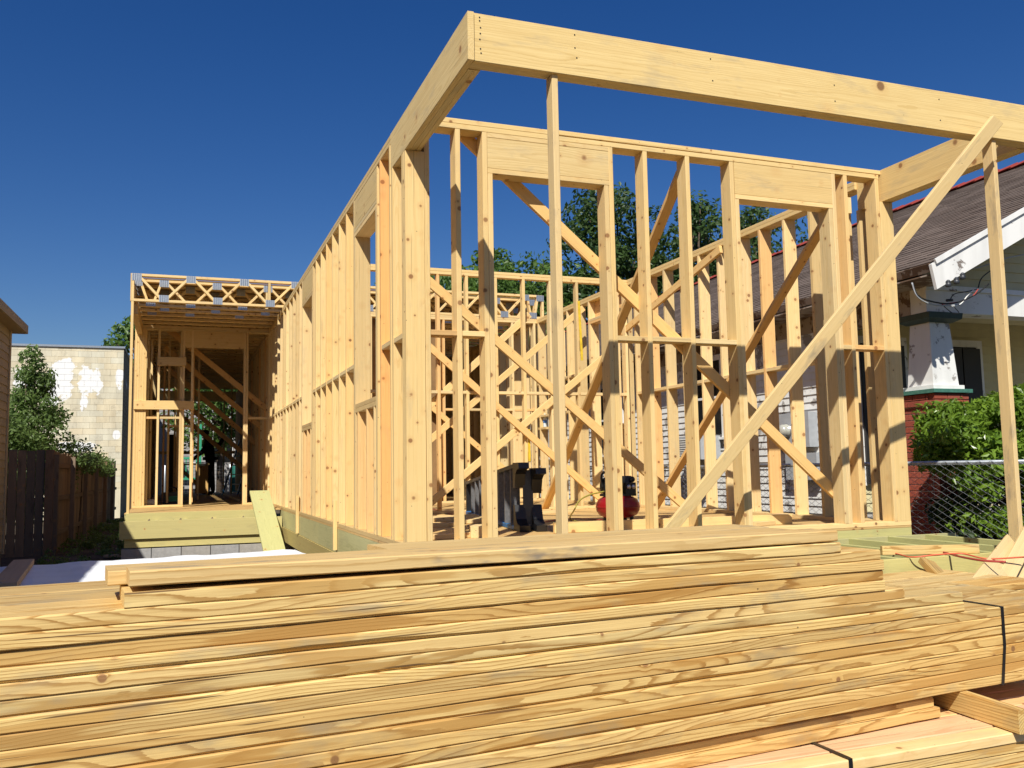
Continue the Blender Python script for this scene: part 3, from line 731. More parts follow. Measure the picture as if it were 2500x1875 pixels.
tag(b_, 'second board down in the pine stack, pale with bark wane along its lower edge', 'board', 'loose boards on the lumber stack')
b_ = pile_board(None, 'lumber_board', .90, 2.60, BW+.002, .33, 1.0665, 104)
tag(b_, 'rear board of the second layer down, under the topmost rear board of the pine stack', 'board', 'loose boards on the lumber stack')
ends = {3: 2.817, 4: 2.830, 5: 2.830, 6: 2.828, 7: 2.938, 8: 3.269, 9: 3.272}
look = {3: 'topmost one running out at the left', 4: 'just below the one running out topmost at left', 5: 'middle of the rows whose right ends line up', 6: 'a dark bark line along its lower edge',
        7: 'its right end stepping out slightly', 8: 'upper of two ending far right', 9: 'lowest of the loose boards'}
fc = {3: (1.02, 1.0, .96), 4: (1.10, 1.08, 1.02), 5: (.90, .80, .66), 6: (1.12, 1.12, 1.08), 7: (1.08, 1.07, 1.06), 8: (.92, .94, .96), 9: (1.12, 1.10, 1.02)}
for k in range(3, 10):
    L = 3.66 if k < 8 else 4.27
    for c in range(3):
        e = ends[k]-(0 if c == 0 else random.uniform(-.03, .05)); v = c*(BW+.0025)+(random.uniform(-.005, .004) if c == 0 else .003)
        if k == 9 and c: e += .12
        if k in (4, 5, 6, 7) and c == 2: e -= .02
        o = pile_board(None, 'lumber_board', e-L, e, v, BW, rowz(k)+.0003, 200+k*10+c, wane=(.02 if (k, c) in ((6, 0),) else .007 if (k, c) in ((8, 0), (4, 0)) else 0), col=fc[k] if c == 0 else None)
        if c == 0: tag(o, 'front board of the %s layer, %s' % (ORD[k], look[k]), 'board', 'loose boards on the lumber stack')
        else: tag(o, '%s pine board of the %s layer from the top' % ('middle' if c == 1 else 'rearmost', ORD[k]), 'board', 'loose boards on the lumber stack')
# strapped bundle below
B = thing('lumber_bundle', PP(1.4, .35, .51), 'strapped bundle of long pine boards below the loose ones, black band near its right end', 'lumber bundle')
BB = []
for k in range(10, 18):
    for c in range(3):
        e = 3.99+random.uniform(-.02, .02)
        BB.append(pile_board(B, 'board', e-4.98, e, c*(BW+.002)+(random.uniform(-.003, .003) if c == 0 else 0), BW, rowz(k)+.0003, 400+k*10+c, wane=(.012 if (k, c) in ((12, 0), (15, 0)) else 0), col=((.88, .84, .78), (.98, .90, .78), (1.04, 1.0, .92), (.97, .90, .78), (1.03, .96, .84), (.93, .86, .74), (1.02, .97, .9), (.94, .9, .82))[k-10] if c == 0 else None))
bz0, bz1 = rowz(17), rowz(10)+.0385; VW = 3*BW+.005
def strap(parent, s, z0, z1, v0, v1, w=.017, lean=0., P=PP):
    t = .0012; e = .003
    loop = [(v0-e, z0-e*.5), (v0-e, (z0+z1)/2), (v0-e, z1), (v0+.012, z1+e*.8), ((v0+v1)/2, z1+.004), (v1+e, z1+e), (v1+e, z0-e), ((v0+v1)/2, z0-e)]
    V, F = [], []; n = len(loop)
    for i, (v, z) in enumerate(loop):
        vo = v+(t if v > (v0+v1)/2 else -t if v < v0 else 0); zo = z+(t if z > (z0+z1)/2 else -t)
        ls = lean*((z-z0)/(z1-z0)) + .012*math.sin(i*1.7)*(1 if lean else .3)
        V += [P(s+ls-w/2, v, z), P(s+ls+w/2, v, z), P(s+ls+w/2, vo, zo), P(s+ls-w/2, vo, zo)]
    for i in range(n):
        j = (i+1) % n
        for q in range(4): F.append((i*4+q, i*4+(q+1) % 4, j*4+(q+1) % 4, j*4+q))
    return meshobj('strap', V, F, 'black_strap', parent)
strap(B, 3.475, bz0, bz1, 0, VW, lean=.03); strap(B, -.72, bz0, bz1, 0, VW)
# dunnage sticks
for i, (s, v0, v1, lab) in enumerate(((3.19, -.28, .95, 'squared timber sticking out between the two bundles at the right'), (.6, -.12, .9, 'squared timber between the two bundles under their left half'), (-.6, -.12, .9, 'squared timber between the two bundles beyond the left edge'))):
    o = stick(None, 'dunnage_stick', PP(s, v0, bz0-.0455), PP(s+.25*(1 if i == 0 else 0), v1, bz0-.0455), .040, .088, 'yellow_pine', col=(.95, .92, .84)); tag(o, lab, 'timber', 'dunnage under the bundles')
# thin layers of boards in the gap between the dunnage sticks
gi = 0
for (sa, sb) in ((.66, 3.12), (-.53, .56)):
    for r in range(2):
        for c in range(2):
            o = pile_board(None, 'lumber_board', sa+.01*r, sb-.02*r-.01*c, .02+.012*r+c*.30, .235, bz0-.0455-.0435+.0388*r, 650+gi, mat='yellow_pine', col=(1.0, .93, .84)); gi += 1
            tag(o, '%s board of the %s thin layer between the bundles, %s of the squared timber' % ('front' if c == 0 else 'rear', 'lower' if r == 0 else 'upper', 'right' if sa > 0 else 'left'), 'board', 'boards between the bundles')
# lower bundle of pinkish fir
LA = R(0.5); LU = Vector((math.cos(LA), math.sin(LA), 0)); LN = Vector((-math.sin(LA), math.cos(LA), 0)); LO = PP(2.4, -.165, 0)
def LP(s, v, z): return LO+LU*(s-2.4)+LN*v+Vector((0, 0, z))
LB = thing('lumber_bundle', LP(1.5, .4, .02), 'lowest strapped bundle of pinkish planks, at the bottom edge of the picture', 'lumber bundle')
lt = bz0-.0905; wf = .0915; NCOL = 9
for k in range(10):
    for c in range(NCOL):
        z0 = lt-.0387*(k+1)-(random.uniform(0, .004) if k == 0 else 0); s1 = 4.05+random.uniform(-.03, .03)
        if c > 1 and k > 1 and c < NCOL-1: continue
        me = rough_board(4.9, wf-.0035, .038, 700+k*10+c, .012 if (k, c) in ((0, 1), (2, 0)) else 0, ('fir_wood' if (c*7+k) % 3 else 'stud_wood') if k == 0 else 'yellow_pine')
        M4 = Matrix((LU, LN, Vector((0, 0, 1)))).transposed().to_4x4(); M4.translation = LP(s1-2.45, c*wf+wf/2+(random.uniform(-.006, .006) if c == 0 else 0), z0+.019)
        link('board', me, LB, M4, random.choice([(1.06, .92, .86), (1.08, 1.04, 1.0), (1.0, .98, .9), (.94, .92, .86), (1.05, 1.0, .9)]) if k == 0 else (1.05, 1.03, .98))
strap(LB, 2.43, lt-.387, lt, 0, NCOL*wf, lean=.0, P=LP)
for s in (1.0, 3.2): o = stick(LB, 'skid', LP(s, -.02, .018), LP(s, .86, .018), .09, .036, 'old_wood')

# ---- white wrapped stack behind, at the left
WA = R(8); wu = Vector((math.cos(WA), math.sin(WA), 0)); wn = Vector((-math.sin(WA), math.cos(WA), 0)); w0 = Vector((1.12, 8.72, 0))
V, F = [], []; nx, ny = 40, 10
WT = .65
for j in range(ny+1):
    for i in range(nx+1):
        s = -3.6*i/nx; v = .42-1.9*j/ny
        z = WT+.004*math.sin(i*1.3)+.004*math.sin(j*2.1+i*.7)+random.uniform(-.002, .002)
        V.append(w0+wu*s+wn*v+Vector((0, 0, z)))
for j in range(ny):
    for i in range(nx):
        k = j*(nx+1)+i; F.append((k, k+nx+1, k+nx+2, k+1))
rim = [j*(nx+1) for j in range(ny+1)]+[ny*(nx+1)+i for i in range(1, nx+1)]+[j*(nx+1)+nx for j in range(ny-1, -1, -1)]+[i for i in range(nx-1, 0, -1)]
k0 = len(V)
for r in rim: V.append(Vector((V[r].x+random.uniform(-.01, .01), V[r].y+random.uniform(-.01, .01), .12)))
for i in range(len(rim)):
    j = (i+1) % len(rim); F.append((rim[i], rim[j], k0+j, k0+i))
for r in rim: V.append(Vector((V[r].x, V[r].y, -.02)))
k1_ = k0+len(rim)
for i in range(len(rim)):
    j = (i+1) % len(rim); F.append((k0+i, k0+j, k1_+j, k1_+i))
tag(meshobj('wrapped_lumber_pack', V, F, 'white_sheet', smooth=False), 'flat white sheeting over a low pack behind the lumber stack at left', 'wrapped pack')
o = stick(None, 'short_plank', onZ(8, 1432, WT+.03), onZ(58, 1372, WT+.03), .16, .045, 'old_wood', col=(2.2, 2.1, 1.9)); tag(o, 'short grey plank lying across the white sheeting at the far left', 'plank')
# ---- green plank leaning on the side porch
p = Vector((1.30, 12.35, .02)); q = Vector((1.20, 14.62, 1.12))
o = stick(None, 'leaning_plank', p, q, .30, .038, 'treated_wood', col=(1.0, 1.08, 1.05)); tag(o, 'wide greenish treated plank leaning on the edge of the side porch', 'plank')

# ================================================================== THINGS ON THE DECK
# compressor: flat round tank with the motor on top
cp = onZ(1503, 1281, ZF); cp.y += .18; cx, cy = cp.x+.12, cp.y
A = thing('air_compressor', (cx, cy, ZF), 'red round-tank air compressor with black motor on the deck, half hidden by a door jamb', 'compressor')
def lat(prof, c, n=28): V, F = lathe(prof, n); return [Vector(c)+v for v in V], F
V, F = lat([(.02, .055), (.13, .058), (.185, .085), (.208, .125), (.212, .155), (.212, .165), (.208, .195), (.185, .235), (.13, .262), (.02, .266)], (cx, cy, ZF), 36)
tk = meshobj('tank', V, F, 'red_paint', A, True)
V, F = lat([(.2125, .152), (.2155, .155), (.2155, .165), (.2125, .168)], (cx, cy, ZF), 36); meshobj('weld_band', V, F, 'red_paint', tk, True)
for a_ in (.6, 2.2, 3.9, 5.4):
    V, F = lat([(.016, 0), (.02, .004), (.018, .07), (.012, .10)], (cx+.14*math.cos(a_), cy+.14*math.sin(a_), ZF), 12); meshobj('foot', V, F, 'black_plastic', A, True)
def cyl(name, c, ax, r, L, mat, parent, n=24, bev=.15):
    V, F = lathe([(r*(1-bev), -L/2), (r, -L/2+r*bev), (r, L/2-r*bev), (r*(1-bev), L/2)], n); ax = Vector(ax).normalized(); q = ax.to_track_quat('Z', 'Y')
    return meshobj(name, [c+q @ v for v in V], F, mat, parent, True)
mc0 = Vector((cx, cy, ZF+.36))
mo = cyl('motor', mc0+Vector((-.07, 0, 0)), (1, .1, 0), .078, .17, 'black_plastic', A)
for k in range(4): cyl('cooling_fin', mc0+Vector((-.13+.03*k, 0, 0)), (1, .1, 0), .084, .009, 'dark_fibreglass', mo, 20, .05)
cyl('pump_cylinder', mc0+Vector((.10, 0, .01)), (0, 0, 1), .055, .17, 'black_plastic', A); cyl('air_filter', mc0+Vector((.13, -.05, .06)), (0, 1, 0), .028, .05, 'black_plastic', A)
V, F = [], []; boxm(V, F, cx-.15, cx+.16, cy-.085, cy+.085, ZF+.262, ZF+.285); meshobj('motor_plate', V, F, 'black_plastic', A)
V, F = [], []; boxm(V, F, cx+.04, cx+.15, cy-.10, cy-.02, ZF+.286, ZF+.39); meshobj('switch_box', V, F, 'black_plastic', A)
tubeobj('carry_handle', curve_pts([mc0+Vector((-.16, 0, -.02)), mc0+Vector((-.165, 0, .10)), mc0+Vector((-.12, 0, .135)), mc0+Vector((-.04, 0, .125)), mc0+Vector((.02, 0, .09))], 24), .011, 'black_plastic', A)
for dx in (.07, .12): V, F = lathe([(.018, 0), (.021, .004), (.021, .014), (.008, .017)], 16); pg = Vector((cx+dx, cy-.101, ZF+.35)); meshobj('pressure_gauge', [pg+Vector((v.x, -v.z, v.y)) for v in V], F, 'aluminium', A, True)
# yellow hose
hs_ = [Vector((cx-.16, cy-.04, ZF+.31)), onY(1440, 1208, cy-.1), onY(1415, 1222, cy-.2), onY(1402, 1245, cy-.3), onZ(1392, 1266, ZF+.012), onZ(1420, 1276, ZF+.012), onZ(1470, 1279, ZF+.012), onZ(1530, 1278, ZF+.012), onZ(1580, 1276, ZF+.012)]
tag(tubeobj('air_hose', curve_pts(hs_, 60), .0075, 'yellow_hose'), 'yellow air hose curving from the compressor down to the deck', 'hose')
tag(tubeobj('power_cable', curve_pts([onZ(1320, 1275, ZF+.008), onZ(1400, 1266, ZF+.008), onZ(1500, 1272, ZF+.008), onZ(1560, 1285, ZF+.008), onZ(1700, 1276, ZF+.008), onZ(1790, 1262, ZF+.008), onZ(1830, 1275, ZF+.008)], 60), .006, 'red_cord'), 'thin red cord lying on the deck below the compressor', 'cord')
tag(tubeobj('power_cable', curve_pts([onZ(1045, 1240, ZF+.008), onZ(1085, 1250, ZF+.008), onZ(1130, 1262, ZF+.008), onZ(1200, 1258, ZF+.008)], 40), .006, 'red_cord'), 'dark red cord on the deck among the offcuts, left of the step ladder', 'cord')
# cords on porch joists
PTz = .792
tag(tubeobj('power_cable', curve_pts([onZ(2150, 1342, PTz), onZ(2230, 1336, PTz+.004), onZ(2290, 1345, PTz+.004), onZ(2340, 1358, PTz), onZ(2395, 1368, PTz), onZ(2455, 1372, PTz)], 60), .007, 'red_cord'), 'dark red cord running across the porch joists to the right', 'cord')
tag(tubeobj('power_cable', curve_pts([onZ(2150, 1341, PTz+.01), onZ(2190, 1352, PTz), onZ(2228, 1360, PTz), onZ(2290, 1354, PTz+.016), onZ(2350, 1352, PTz+.016), onZ(2410, 1364, PTz), onZ(2500, 1360, PTz)], 60), .005, 'orange_cord'), 'thin orange cord looping over the porch joists', 'cord')
# step ladder lying folded on its side
LN0, LN1 = Vector((2.80, 7.32, 0)), Vector((3.34, 10.55, 0)); lx = (LN1-LN0).normalized(); ly = Vector((-lx.y, lx.x, 0))
SL = thing('step_ladder', tuple((LN0+LN1)/2+Vector((0, 0, ZF))), 'folded blue fibreglass step ladder lying on its side on the deck', 'ladder')
LL = (LN1-LN0).length
def lad(s, o, z): return LN0+lx*s-ly*o+Vector((0, 0, z))
def hw(s, rear=False): return (.60-(.60-.40)*s/LL)-(.05 if rear else 0)
for o_, rear in ((0, False), (.15, True)):
    h0, h1 = hw(0, rear), hw(LL, rear); zb = ZF+.022
    stick(SL, 'rail', lad(0, o_, zb), lad(LL-(.0 if not rear else .2), o_, zb), .085, .036, 'blue_fibreglass' if not rear else 'blue_fibreglass', col=(1, 1, 1))
    stick(SL, 'rail', lad(0, o_, ZF+h0-.022), lad(LL-(.0 if not rear else .2), o_, ZF+h1-.022), .085, .036, 'dark_fibreglass', col=(1, 1, 1))
    for k in range(1, 10):
        s = .31*k
        if not rear: stick(SL, 'step', lad(s, o_+.0, ZF+.042), lad(s, o_, ZF+hw(s)-.042), .085, .028, 'grey_step', up=lx, col=(1, 1, 1))
        elif k % 2: stick(SL, 'rear_bar', lad(s, o_, ZF+.042), lad(s, o_, ZF+hw(s, True)-.042), .03, .02, 'grey_step', up=lx, col=(1, 1, 1))
    # boots and gusset brackets at the near foot
    for zz_, hz in ((ZF+.005, 1), (ZF+h0-.005, -1)):
        V = []; F = []
        pr = [(-.10, 0), (-.11, .05*hz), (-.02, .06*hz), (.05, .10*hz), (.10, .22*hz), (.16, .22*hz), (.17, 0)]
        for dy in (-.046, .046):
            for s, z in pr: V.append(lad(s, o_, zz_+z)-ly*dy)
        n = len(pr); F = [tuple(range(n)), tuple(range(2*n-1, n-1, -1))]+[(i, n+i, n+(i+1) % n, (i+1) % n) for i in range(n)]
        meshobj('foot_boot', V, F, 'black_plastic', SL)
stick(SL, 'rear_panel', lad(.10, .075, ZF+.05), lad(.10, .075, ZF+.53), .09, .02, 'dark_fibreglass', up=lx, col=(1, 1, 1))
stick(SL, 'end_cap', lad(LL+.02, .05, ZF+.01), lad(LL+.02, .05, ZF+hw(LL)-.0), .16, .05, 'black_plastic', up=lx, col=(1, 1, 1))
p = lad(-.03, .26, ZF+.03); V, F = [], []; boxm(V, F, p.x-.07, p.x+.06, p.y-.02, p.y+.02, ZF+.001, ZF+.05); meshobj('foot_shoe', V, F, 'aluminium', SL)
# offcuts on the deck
OFF = [((1088, 1268), .30, 20, .089, .038, 'offcut lying crosswise on top of the little heap behind the first stud'),
       ((1110, 1278), .42, 60, .089, .038, 'longer offcut under the little heap behind the first stud'),
       ((1062, 1282), .26, -15, .089, .038, 'small offcut lying at the foot of the corner post'),
       ((1168, 1296), .30, 75, .14, .089, 'thick bright offcut between first stud and door jamb'),
       ((1105, 1308), .5, 12, .089, .038, 'pale offcut by the sole plate right of the corner post'),
       ((1085, 1262), .2, -50, .089, .038, 'short block end-on at the back of the little offcut heap'),
       ((1350, 1250), .55, 8, .089, .038, 'offcut block under the foot of the leaning dark brace'),
       ((1870, 1276), .5, 20, .14, .038, 'flat pale offcut on the deck near the second doorway')]
for i, (px, L, an, w, t, lab) in enumerate(OFF):
    zc = ZF+t/2+.001+(.04 if i == 0 else 0); c = onZ(px[0], px[1], zc)
    if c.y < 6.45 and i not in (4,): c.y = 6.45+.1*i
    if i == 4: c.y = max(c.y, 6.42)
    d = Vector((math.cos(R(an)), math.sin(R(an)), 0))*L/2
    o = stick(None, 'wood_offcut', c-d, c+d, w, t, col=tint(.08)); tag(o, lab, 'offcut', 'offcuts on the deck')
o = stick(None, 'loose_board', (2.95, 6.98, ZF+.0455), (5.2, 6.80, ZF+.0455), .038, .089, col=(1.02, .98, .86)); tag(o, 'long board standing on edge on the deck in front of the compressor', 'board')
for k in range(5):
    o = stick(None, 'loose_board', (1.75, 8.7+.22*k, ZF+.02), (3.0+.1*k, 8.8+.24*k, ZF+.02), .14, .036, col=tint(.1)); tag(o, '%s of the flat boards lying on the deck behind the corner post' % ['nearest', 'second', 'third', 'fourth', 'farthest'][k], 'board', 'boards lying on the deck')
# yellow levels hanging on studs of the cross partition
for (pt, pb, Y, lab) in (((1413, 735), (1421, 880), Y3-.012, 'upper yellow strip on a stud of the cross partition'), ((1291, 1048), (1293, 1126), Y3-.012, 'lower yellow strip on a stud of the cross partition, above the ladder')):
    p, q = onY(*pt, Y), onY(*pb, Y); o = stick(None, 'spirit_level', p, q, .030, .02, 'yellow_paint', up=(0, 1, 0), col=(1, 1, 1)); tag(o, lab, 'level', 'yellow levels')
# bottle on a block between studs
bp = onX(1331, 1043, XR0+.07); bk = bx(H, 'blocking', XR0+.004, XR0+.136, bp.y-.18, bp.y+.18, bp.z-.04, bp.z-.001, axis=1)
WB = thing('water_bottle', bp, 'clear water bottle with blue label on a block between far studs', 'bottle')
V, F = lathe([(.03, 0), (.033, .01), (.033, .15), (.028, .18), (.012, .20), (.012, .215)], 16); meshobj('bottle_body', [v+bp for v in V], F, 'bottle_plastic', WB, True)
V, F = lathe([(.0335, .07), (.0335, .12)], 16); meshobj('paper_label', [v+bp for v in V], F, 'bottle_label', WB, True)
V, F = lathe([(.014, .214), (.014, .23)], 12); meshobj('cap', [v+bp for v in V], F, 'white_cord', WB)
# board across porch joists and broken boards at the right
o = stick(None, 'loose_board', onZ(2152, 1348, PT+.02), onZ(2388, 1344, PT+.02), .038, .06, 'yellow_pine', col=(1.04, 1.04, 1.0)); place(o, None, Matrix.Translation((0, 0, PT+.0305-WM[o.name].translation.z)) @ WM[o.name]); tag(o, 'single board on edge across the porch joists', 'board')
SB = [((2395, 1440), (2478, 1330), .16, .30, 'broad pale scrap board leaning at far right, knot near its foot'), ((2440, 1440), (2530, 1270), .10, .42, 'split rough scrap board leaning at the right edge'), ((2475, 1440), (2580, 1330), .14, .34, 'short scrap board at the right edge, below the split one')]
for i, (pa, pb, w, t, lab) in enumerate(SB):
    p = onY(*pa, 4.05+.12*i); q = onY(*pb, 4.50+.05*i)
    o = stick(None, 'scrap_board', p, q, w, .02, 'grimy_stud', up=(0, -1, .5), col=(.96, .94, .9)); tag(o, lab, 'scrap board', 'scrap boards at the right edge')
for i, (y, z) in enumerate(((3.72, .78), (3.98, .82))):
    pass
# low pack of boards that the scraps lie on, right behind the lumber stack
RB = thing('lumber_pack', (3.6, 3.85, 0), 'low pack of boards behind the right end of the lumber stack', 'lumber pack')
for r in range(18):
    for c in range(3 if r > 14 else 1):
        pile_board(RB, 'board', 2.55+random.uniform(-.04, .04), 5.0, .80+.24*c, .235, .02+.0388*r, 900+r*5+c, mat='yellow_pine')
o = stick(None, 'scrap_board', onY(2262, 1372, 4.52), onY(2310, 1425, 4.25), .10, .04, 'yellow_pine', up=(.3, -.3, 1), col=(.8, .75, .65)); tag(o, 'brown scrap block tilted against the porch rim', 'scrap board', 'scrap boards at the right edge')

# ================================================================== NEIGHBOUR AT THE LEFT
NL = thing('neighbour_house', (-4.5, 10, 0), 'tan clapboard house side and eave cut off at the left edge', 'house')
lwX = -2.60; lwY0, lwY1 = 2.0, 16.42
V, F = [], []; boxm(V, F, -7.5, lwX-.022, lwY0, lwY1-.01, 0, 3.85); meshobj('wall_core', V, F, 'tan_siding', NL, col=(.6, .6, .6))
z = .25; i = 0
while z < 3.80:
    h = .142; y0, y1 = lwY0, lwY1-.10
    V = [Vector(p) for p in ((lwX-.018, y0, z), (lwX+.006, y0, z), (lwX-.010, y0, z+h), (lwX-.018, y0, z+h), (lwX-.018, y1, z), (lwX+.006, y1, z), (lwX-.010, y1, z+h), (lwX-.018, y1, z+h))]
    F = [(0, 3, 2, 1), (4, 5, 6, 7), (0, 1, 5, 4), (1, 2, 6, 5), (2, 3, 7, 6), (3, 0, 4, 7)]
    meshobj('clapboard', V, F, 'tan_siding', NL, col=tint(.05)); z += .131; i += 1
bx(NL, 'corner_trim', lwX-.02, lwX+.022, lwY1-.098, lwY1, .2, 3.80, 'tan_siding', col=(1.15, 1.15, 1.1))
ez = 3.90; ex = -2.41
V, F = [], []
pr = [(ex, ez-.09), (ex, ez+.02), (ex-.02, ez+.05), (-7.5, ez+2.6), (-7.5, ez+2.45), (lwX-.04, ez-.03), (lwX-.04, ez-.09)]
for y in (lwY0-.4, lwY1+.30):
    for x, z in pr: V.append(Vector((x, y, z)))
n = len(pr); F = [tuple(range(n)), tuple(range(2*n-1, n-1, -1))]+[(i, n+i, n+(i+1) % n, (i+1) % n) for i in range(n)]
meshobj('roof', V, F, 'roof_base', NL)
bx(NL, 'fascia', ex+.001, ex+.022, lwY0-.4, lwY1+.30, ez-.11, ez+.03, 'tan_siding', col=(.95, .95, .95)); bx(NL, 'soffit', lwX-.03, ex, lwY0-.4, lwY1+.30, ez-.112, ez-.092, 'tan_siding', col=(.9, .85, .75))

# ---- plank fence
FN = thing('plank_fence', (-2.3, 20, 0), 'tall weathered dark plank fence along the shaded side alley', 'fence')
def fence_run(a, b, hgt, step=.147, face=1):
    a, b = Vector(a), Vector(b); d = b-a; L = d.length; d.normalize(); nrm = Vector((-d.y, d.x, 0)); k = int(L/step)
    for i in range(k):
        c = a+d*(step*(i+.5)); h = hgt+random.uniform(-.03, .03)
        stick(FN, 'fence_plank', c+Vector((0, 0, -.03)), c+Vector((0, 0, h)), .018, .139, 'old_wood', up=d, col=random.choice([(1, 1, 1), (1.2, 1.15, 1.1), (.85, .85, .85), (1.1, 1.0, .9), (1.35, 1.2, 1.05)]))
    for z in (.35, 1.0, 1.62):
        p = a+nrm*.03*face; q = b+nrm*.03*face; stick(FN, 'fence_rail', p+Vector((0, 0, z)), q+Vector((0, 0, z)), .038, .085, 'old_wood')
    for i in range(int(L/2.4)+1):
        c = a+d*min(L, i*2.4)+nrm*.096*face; stick(FN, 'fence_post', c+Vector((0, 0, -.05)), c+Vector((0, 0, hgt-.05)), .089, .089, 'old_wood', up=d)
fence_run((-3.45, 18.3, 0), (-2.20, 18.3, 0), 1.88, face=1)
fence_run((-2.18, 18.32, 0), (-1.95, 32.6, 0), 1.86, face=-1)

stick(FN, 'fence_post', (-2.19, 18.31, -.05), (-2.19, 18.31, 1.9), .14, .14, 'old_wood', up=(1, 0, 0))
# ---- block building
BLD = thing('block_building', (-4.5, 36, 0), 'cream painted concrete block building with white patches beyond the fence', 'building')
bY = 33.0; bX0, bX1, bH = -6.6, -1.80, 5.72
V, F = [], []; boxm(V, F, bX0, bX1-.012, bY+.012, bY+14, 0, bH); meshobj('wall_core', V, F, 'block_mortar', BLD)
bm_ = {}
r = 5; z = 1.0
while z < bH-.05:
    off = -.2 if r % 2 else 0; x = bX0+off
    while x < bX1-.01:
        xa, xb = max(x, bX0), min(x+.4, bX1)
        if xb-xa > .05: bx(BLD, 'block', xa+.002, xb-.002, bY+random.uniform(-.002, .002), bY+.05, z+.002, min(z+.198, bH), 'painted_block', col=tint(.06), axis=0, ch=.004)
        x += .4
    z += .2; r += 1
V, F = [], []; boxm(V, F, bX0, bX1, bY-.001, bY+.02, 0, .998); meshobj('wall_base', V, F, 'painted_block', BLD)
z = 1.0; r = 0
while z < bH-.05:
    y = bY+.052-(0 if r % 2 else .2)
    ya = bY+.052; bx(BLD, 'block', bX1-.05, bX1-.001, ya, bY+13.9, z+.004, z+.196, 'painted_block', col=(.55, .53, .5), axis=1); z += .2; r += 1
bx(BLD, 'parapet_cap', bX0, bX1+.04, bY-.05, bY+14, bH+.001, bH+.07, 'galvanized', col=(1, 1, 1))

# ================================================================== VEGETATION
def leaves(name, centres, leaf, mat, parent, seed, aspect=.5, fold=.25, up=.25):
    """centres: list of (centre, radius, count): leaf shaped faces scattered in each clump"""
    rd = random.Random(seed); V, F, T = [], [], []
    for c, rad, cnt in centres:
        ct = rd.uniform(0, .55)
        for _ in range(cnt):
            while True:
                q = Vector((rd.uniform(-1, 1), rd.uniform(-1, 1), rd.uniform(-1, 1)))
                if .25 < q.length < 1: break
            p = c+Vector((q.x*rad, q.y*rad, q.z*rad*.8))
            nrm = (q.normalized()*.7+Vector((rd.gauss(0, .6), rd.gauss(0, .6), rd.gauss(0, .6)+up))).normalized()
            t = nrm.cross(Vector((rd.gauss(0, 1), rd.gauss(0, 1), rd.gauss(0, 1)))).normalized(); s = nrm.cross(t)
            L = leaf*rd.uniform(.6, 1.3); w = L*aspect*.5
            k = len(V); V += [p-t*L*.5, p+s*w+nrm*fold*w, p+t*L*.5, p-s*w+nrm*fold*w]
            F += [(k, k+1, k+2), (k, k+2, k+3)]; T += [min(1, ct+rd.uniform(0, .45))]*2
    o = meshobj(name, V, F, mat, parent)
    at = o.data.attributes.new('tone', 'FLOAT', 'FACE'); at.data.foreach_set('value', T)
    return o
def tree(label, base, h, spread, centre_z, seed, mat='leaf_mid', leaf=.2, nclump=60, per=110, zr=None, crad=.75, shape='round', name='tree', gaps=.0, group='trees behind the house', cat='tree'):
    rd = random.Random(seed); base = Vector(base)
    T = thing(name, base, label, cat, group)
    zr = zr or (h-centre_z); cl = []
    for i in range(nclump):
        while True:
            q = Vector((rd.uniform(-1, 1), rd.uniform(-1, 1), rd.uniform(-1, 1)))
            if .35 < q.length < 1: break
        if shape == 'cone':
            f = (q.z+1)/2; sc = (1-f)**.8*.95+.05; p = Vector((q.x*spread*sc, q.y*spread*sc, centre_z+q.z*zr)); r_ = crad*(.45+.55*sc)
        else: p = Vector((q.x*spread, q.y*spread, centre_z+q.z*zr)); r_ = crad*rd.uniform(.6, 1.2)
        cl.append((base+p, r_, int(per*rd.uniform(.6, 1.3)*(r_/crad)**2)))
    V, F = [], []
    def add(pts, rad):
        v, f = tube(pts, rad, 6); k = len(V); V.extend(v); F.extend([tuple(k+i for i in q) for q in f])
    tr = max(.05, h*.022); fork = base+Vector((0, 0, centre_z-zr*.55))
    add([base-Vector((0, 0, .1)), base+Vector((rd.uniform(-.1, .1), 0, (fork.z-base.z)*.5)), fork, base+Vector((0, 0, centre_z+zr*.3))], [tr, tr*.85, tr*.7, tr*.25])
    for c, r_, _ in cl[::max(1, nclump//26)]:
        m_ = fork.lerp(c, .5)+Vector((0, 0, .1*r_)); add([fork+Vector((0, 0, rd.uniform(-.2, .4)*zr*.4)), m_, c], [tr*.38, tr*.22, tr*.06])
    meshobj('trunk', V, F, 'bark', T, True)
    leaves('crown', cl, leaf, mat, T, seed+1)
    return T
tree('broad mid-green tree behind the frame, left of the tall dark one', (14.0, 38, 0), 11.6, 3.6, 7.6, 21, 'leaf_mid', .30, 95, 130, 3.6, .9)
tree('rounded green tree just right of the corner post with sky beside it', (10.2, 40, 0), 10.9, 2.5, 7.9, 22, 'leaf_mid', .28, 55, 120, 2.9, .8)
tree('mid-green tree directly behind the rear trusses', (11.8, 34, 0), 9.8, 2.6, 6.6, 61, 'leaf_mid', .24, 90, 120, 3.0, .75)
tree('lighter green tree beside the corner post, above the cross partition', (9.2, 34, 0), 9.4, 1.9, 6.6, 62, 'leaf_mid', .24, 55, 110, 2.6, .65)
tree('mid-green tree between the tall prop and the dark trees', (14.2, 34.5, 0), 10.6, 2.3, 7.2, 63, 'leaf_mid', .24, 80, 120, 3.2, .75)
tree('tall dark green tree with a loose spire top, behind the middle of the frame', (16.9, 33, 0), 13.9, 2.7, 8.6, 23, 'leaf_dark', .27, 100, 140, 5.0, .8)
tree('dark green tree behind the second doorway and the brown roof', (20.4, 32.5, 0), 12.9, 3.4, 8.8, 24, 'leaf_dark', .25, 140, 130, 3.7, .7)
tree('dark green tree with thin outer twigs above the brown roof', (24.6, 33.5, 0), 13.2, 2.7, 10.0, 25, 'leaf_dark', .25, 70, 110, 3.0, .7)
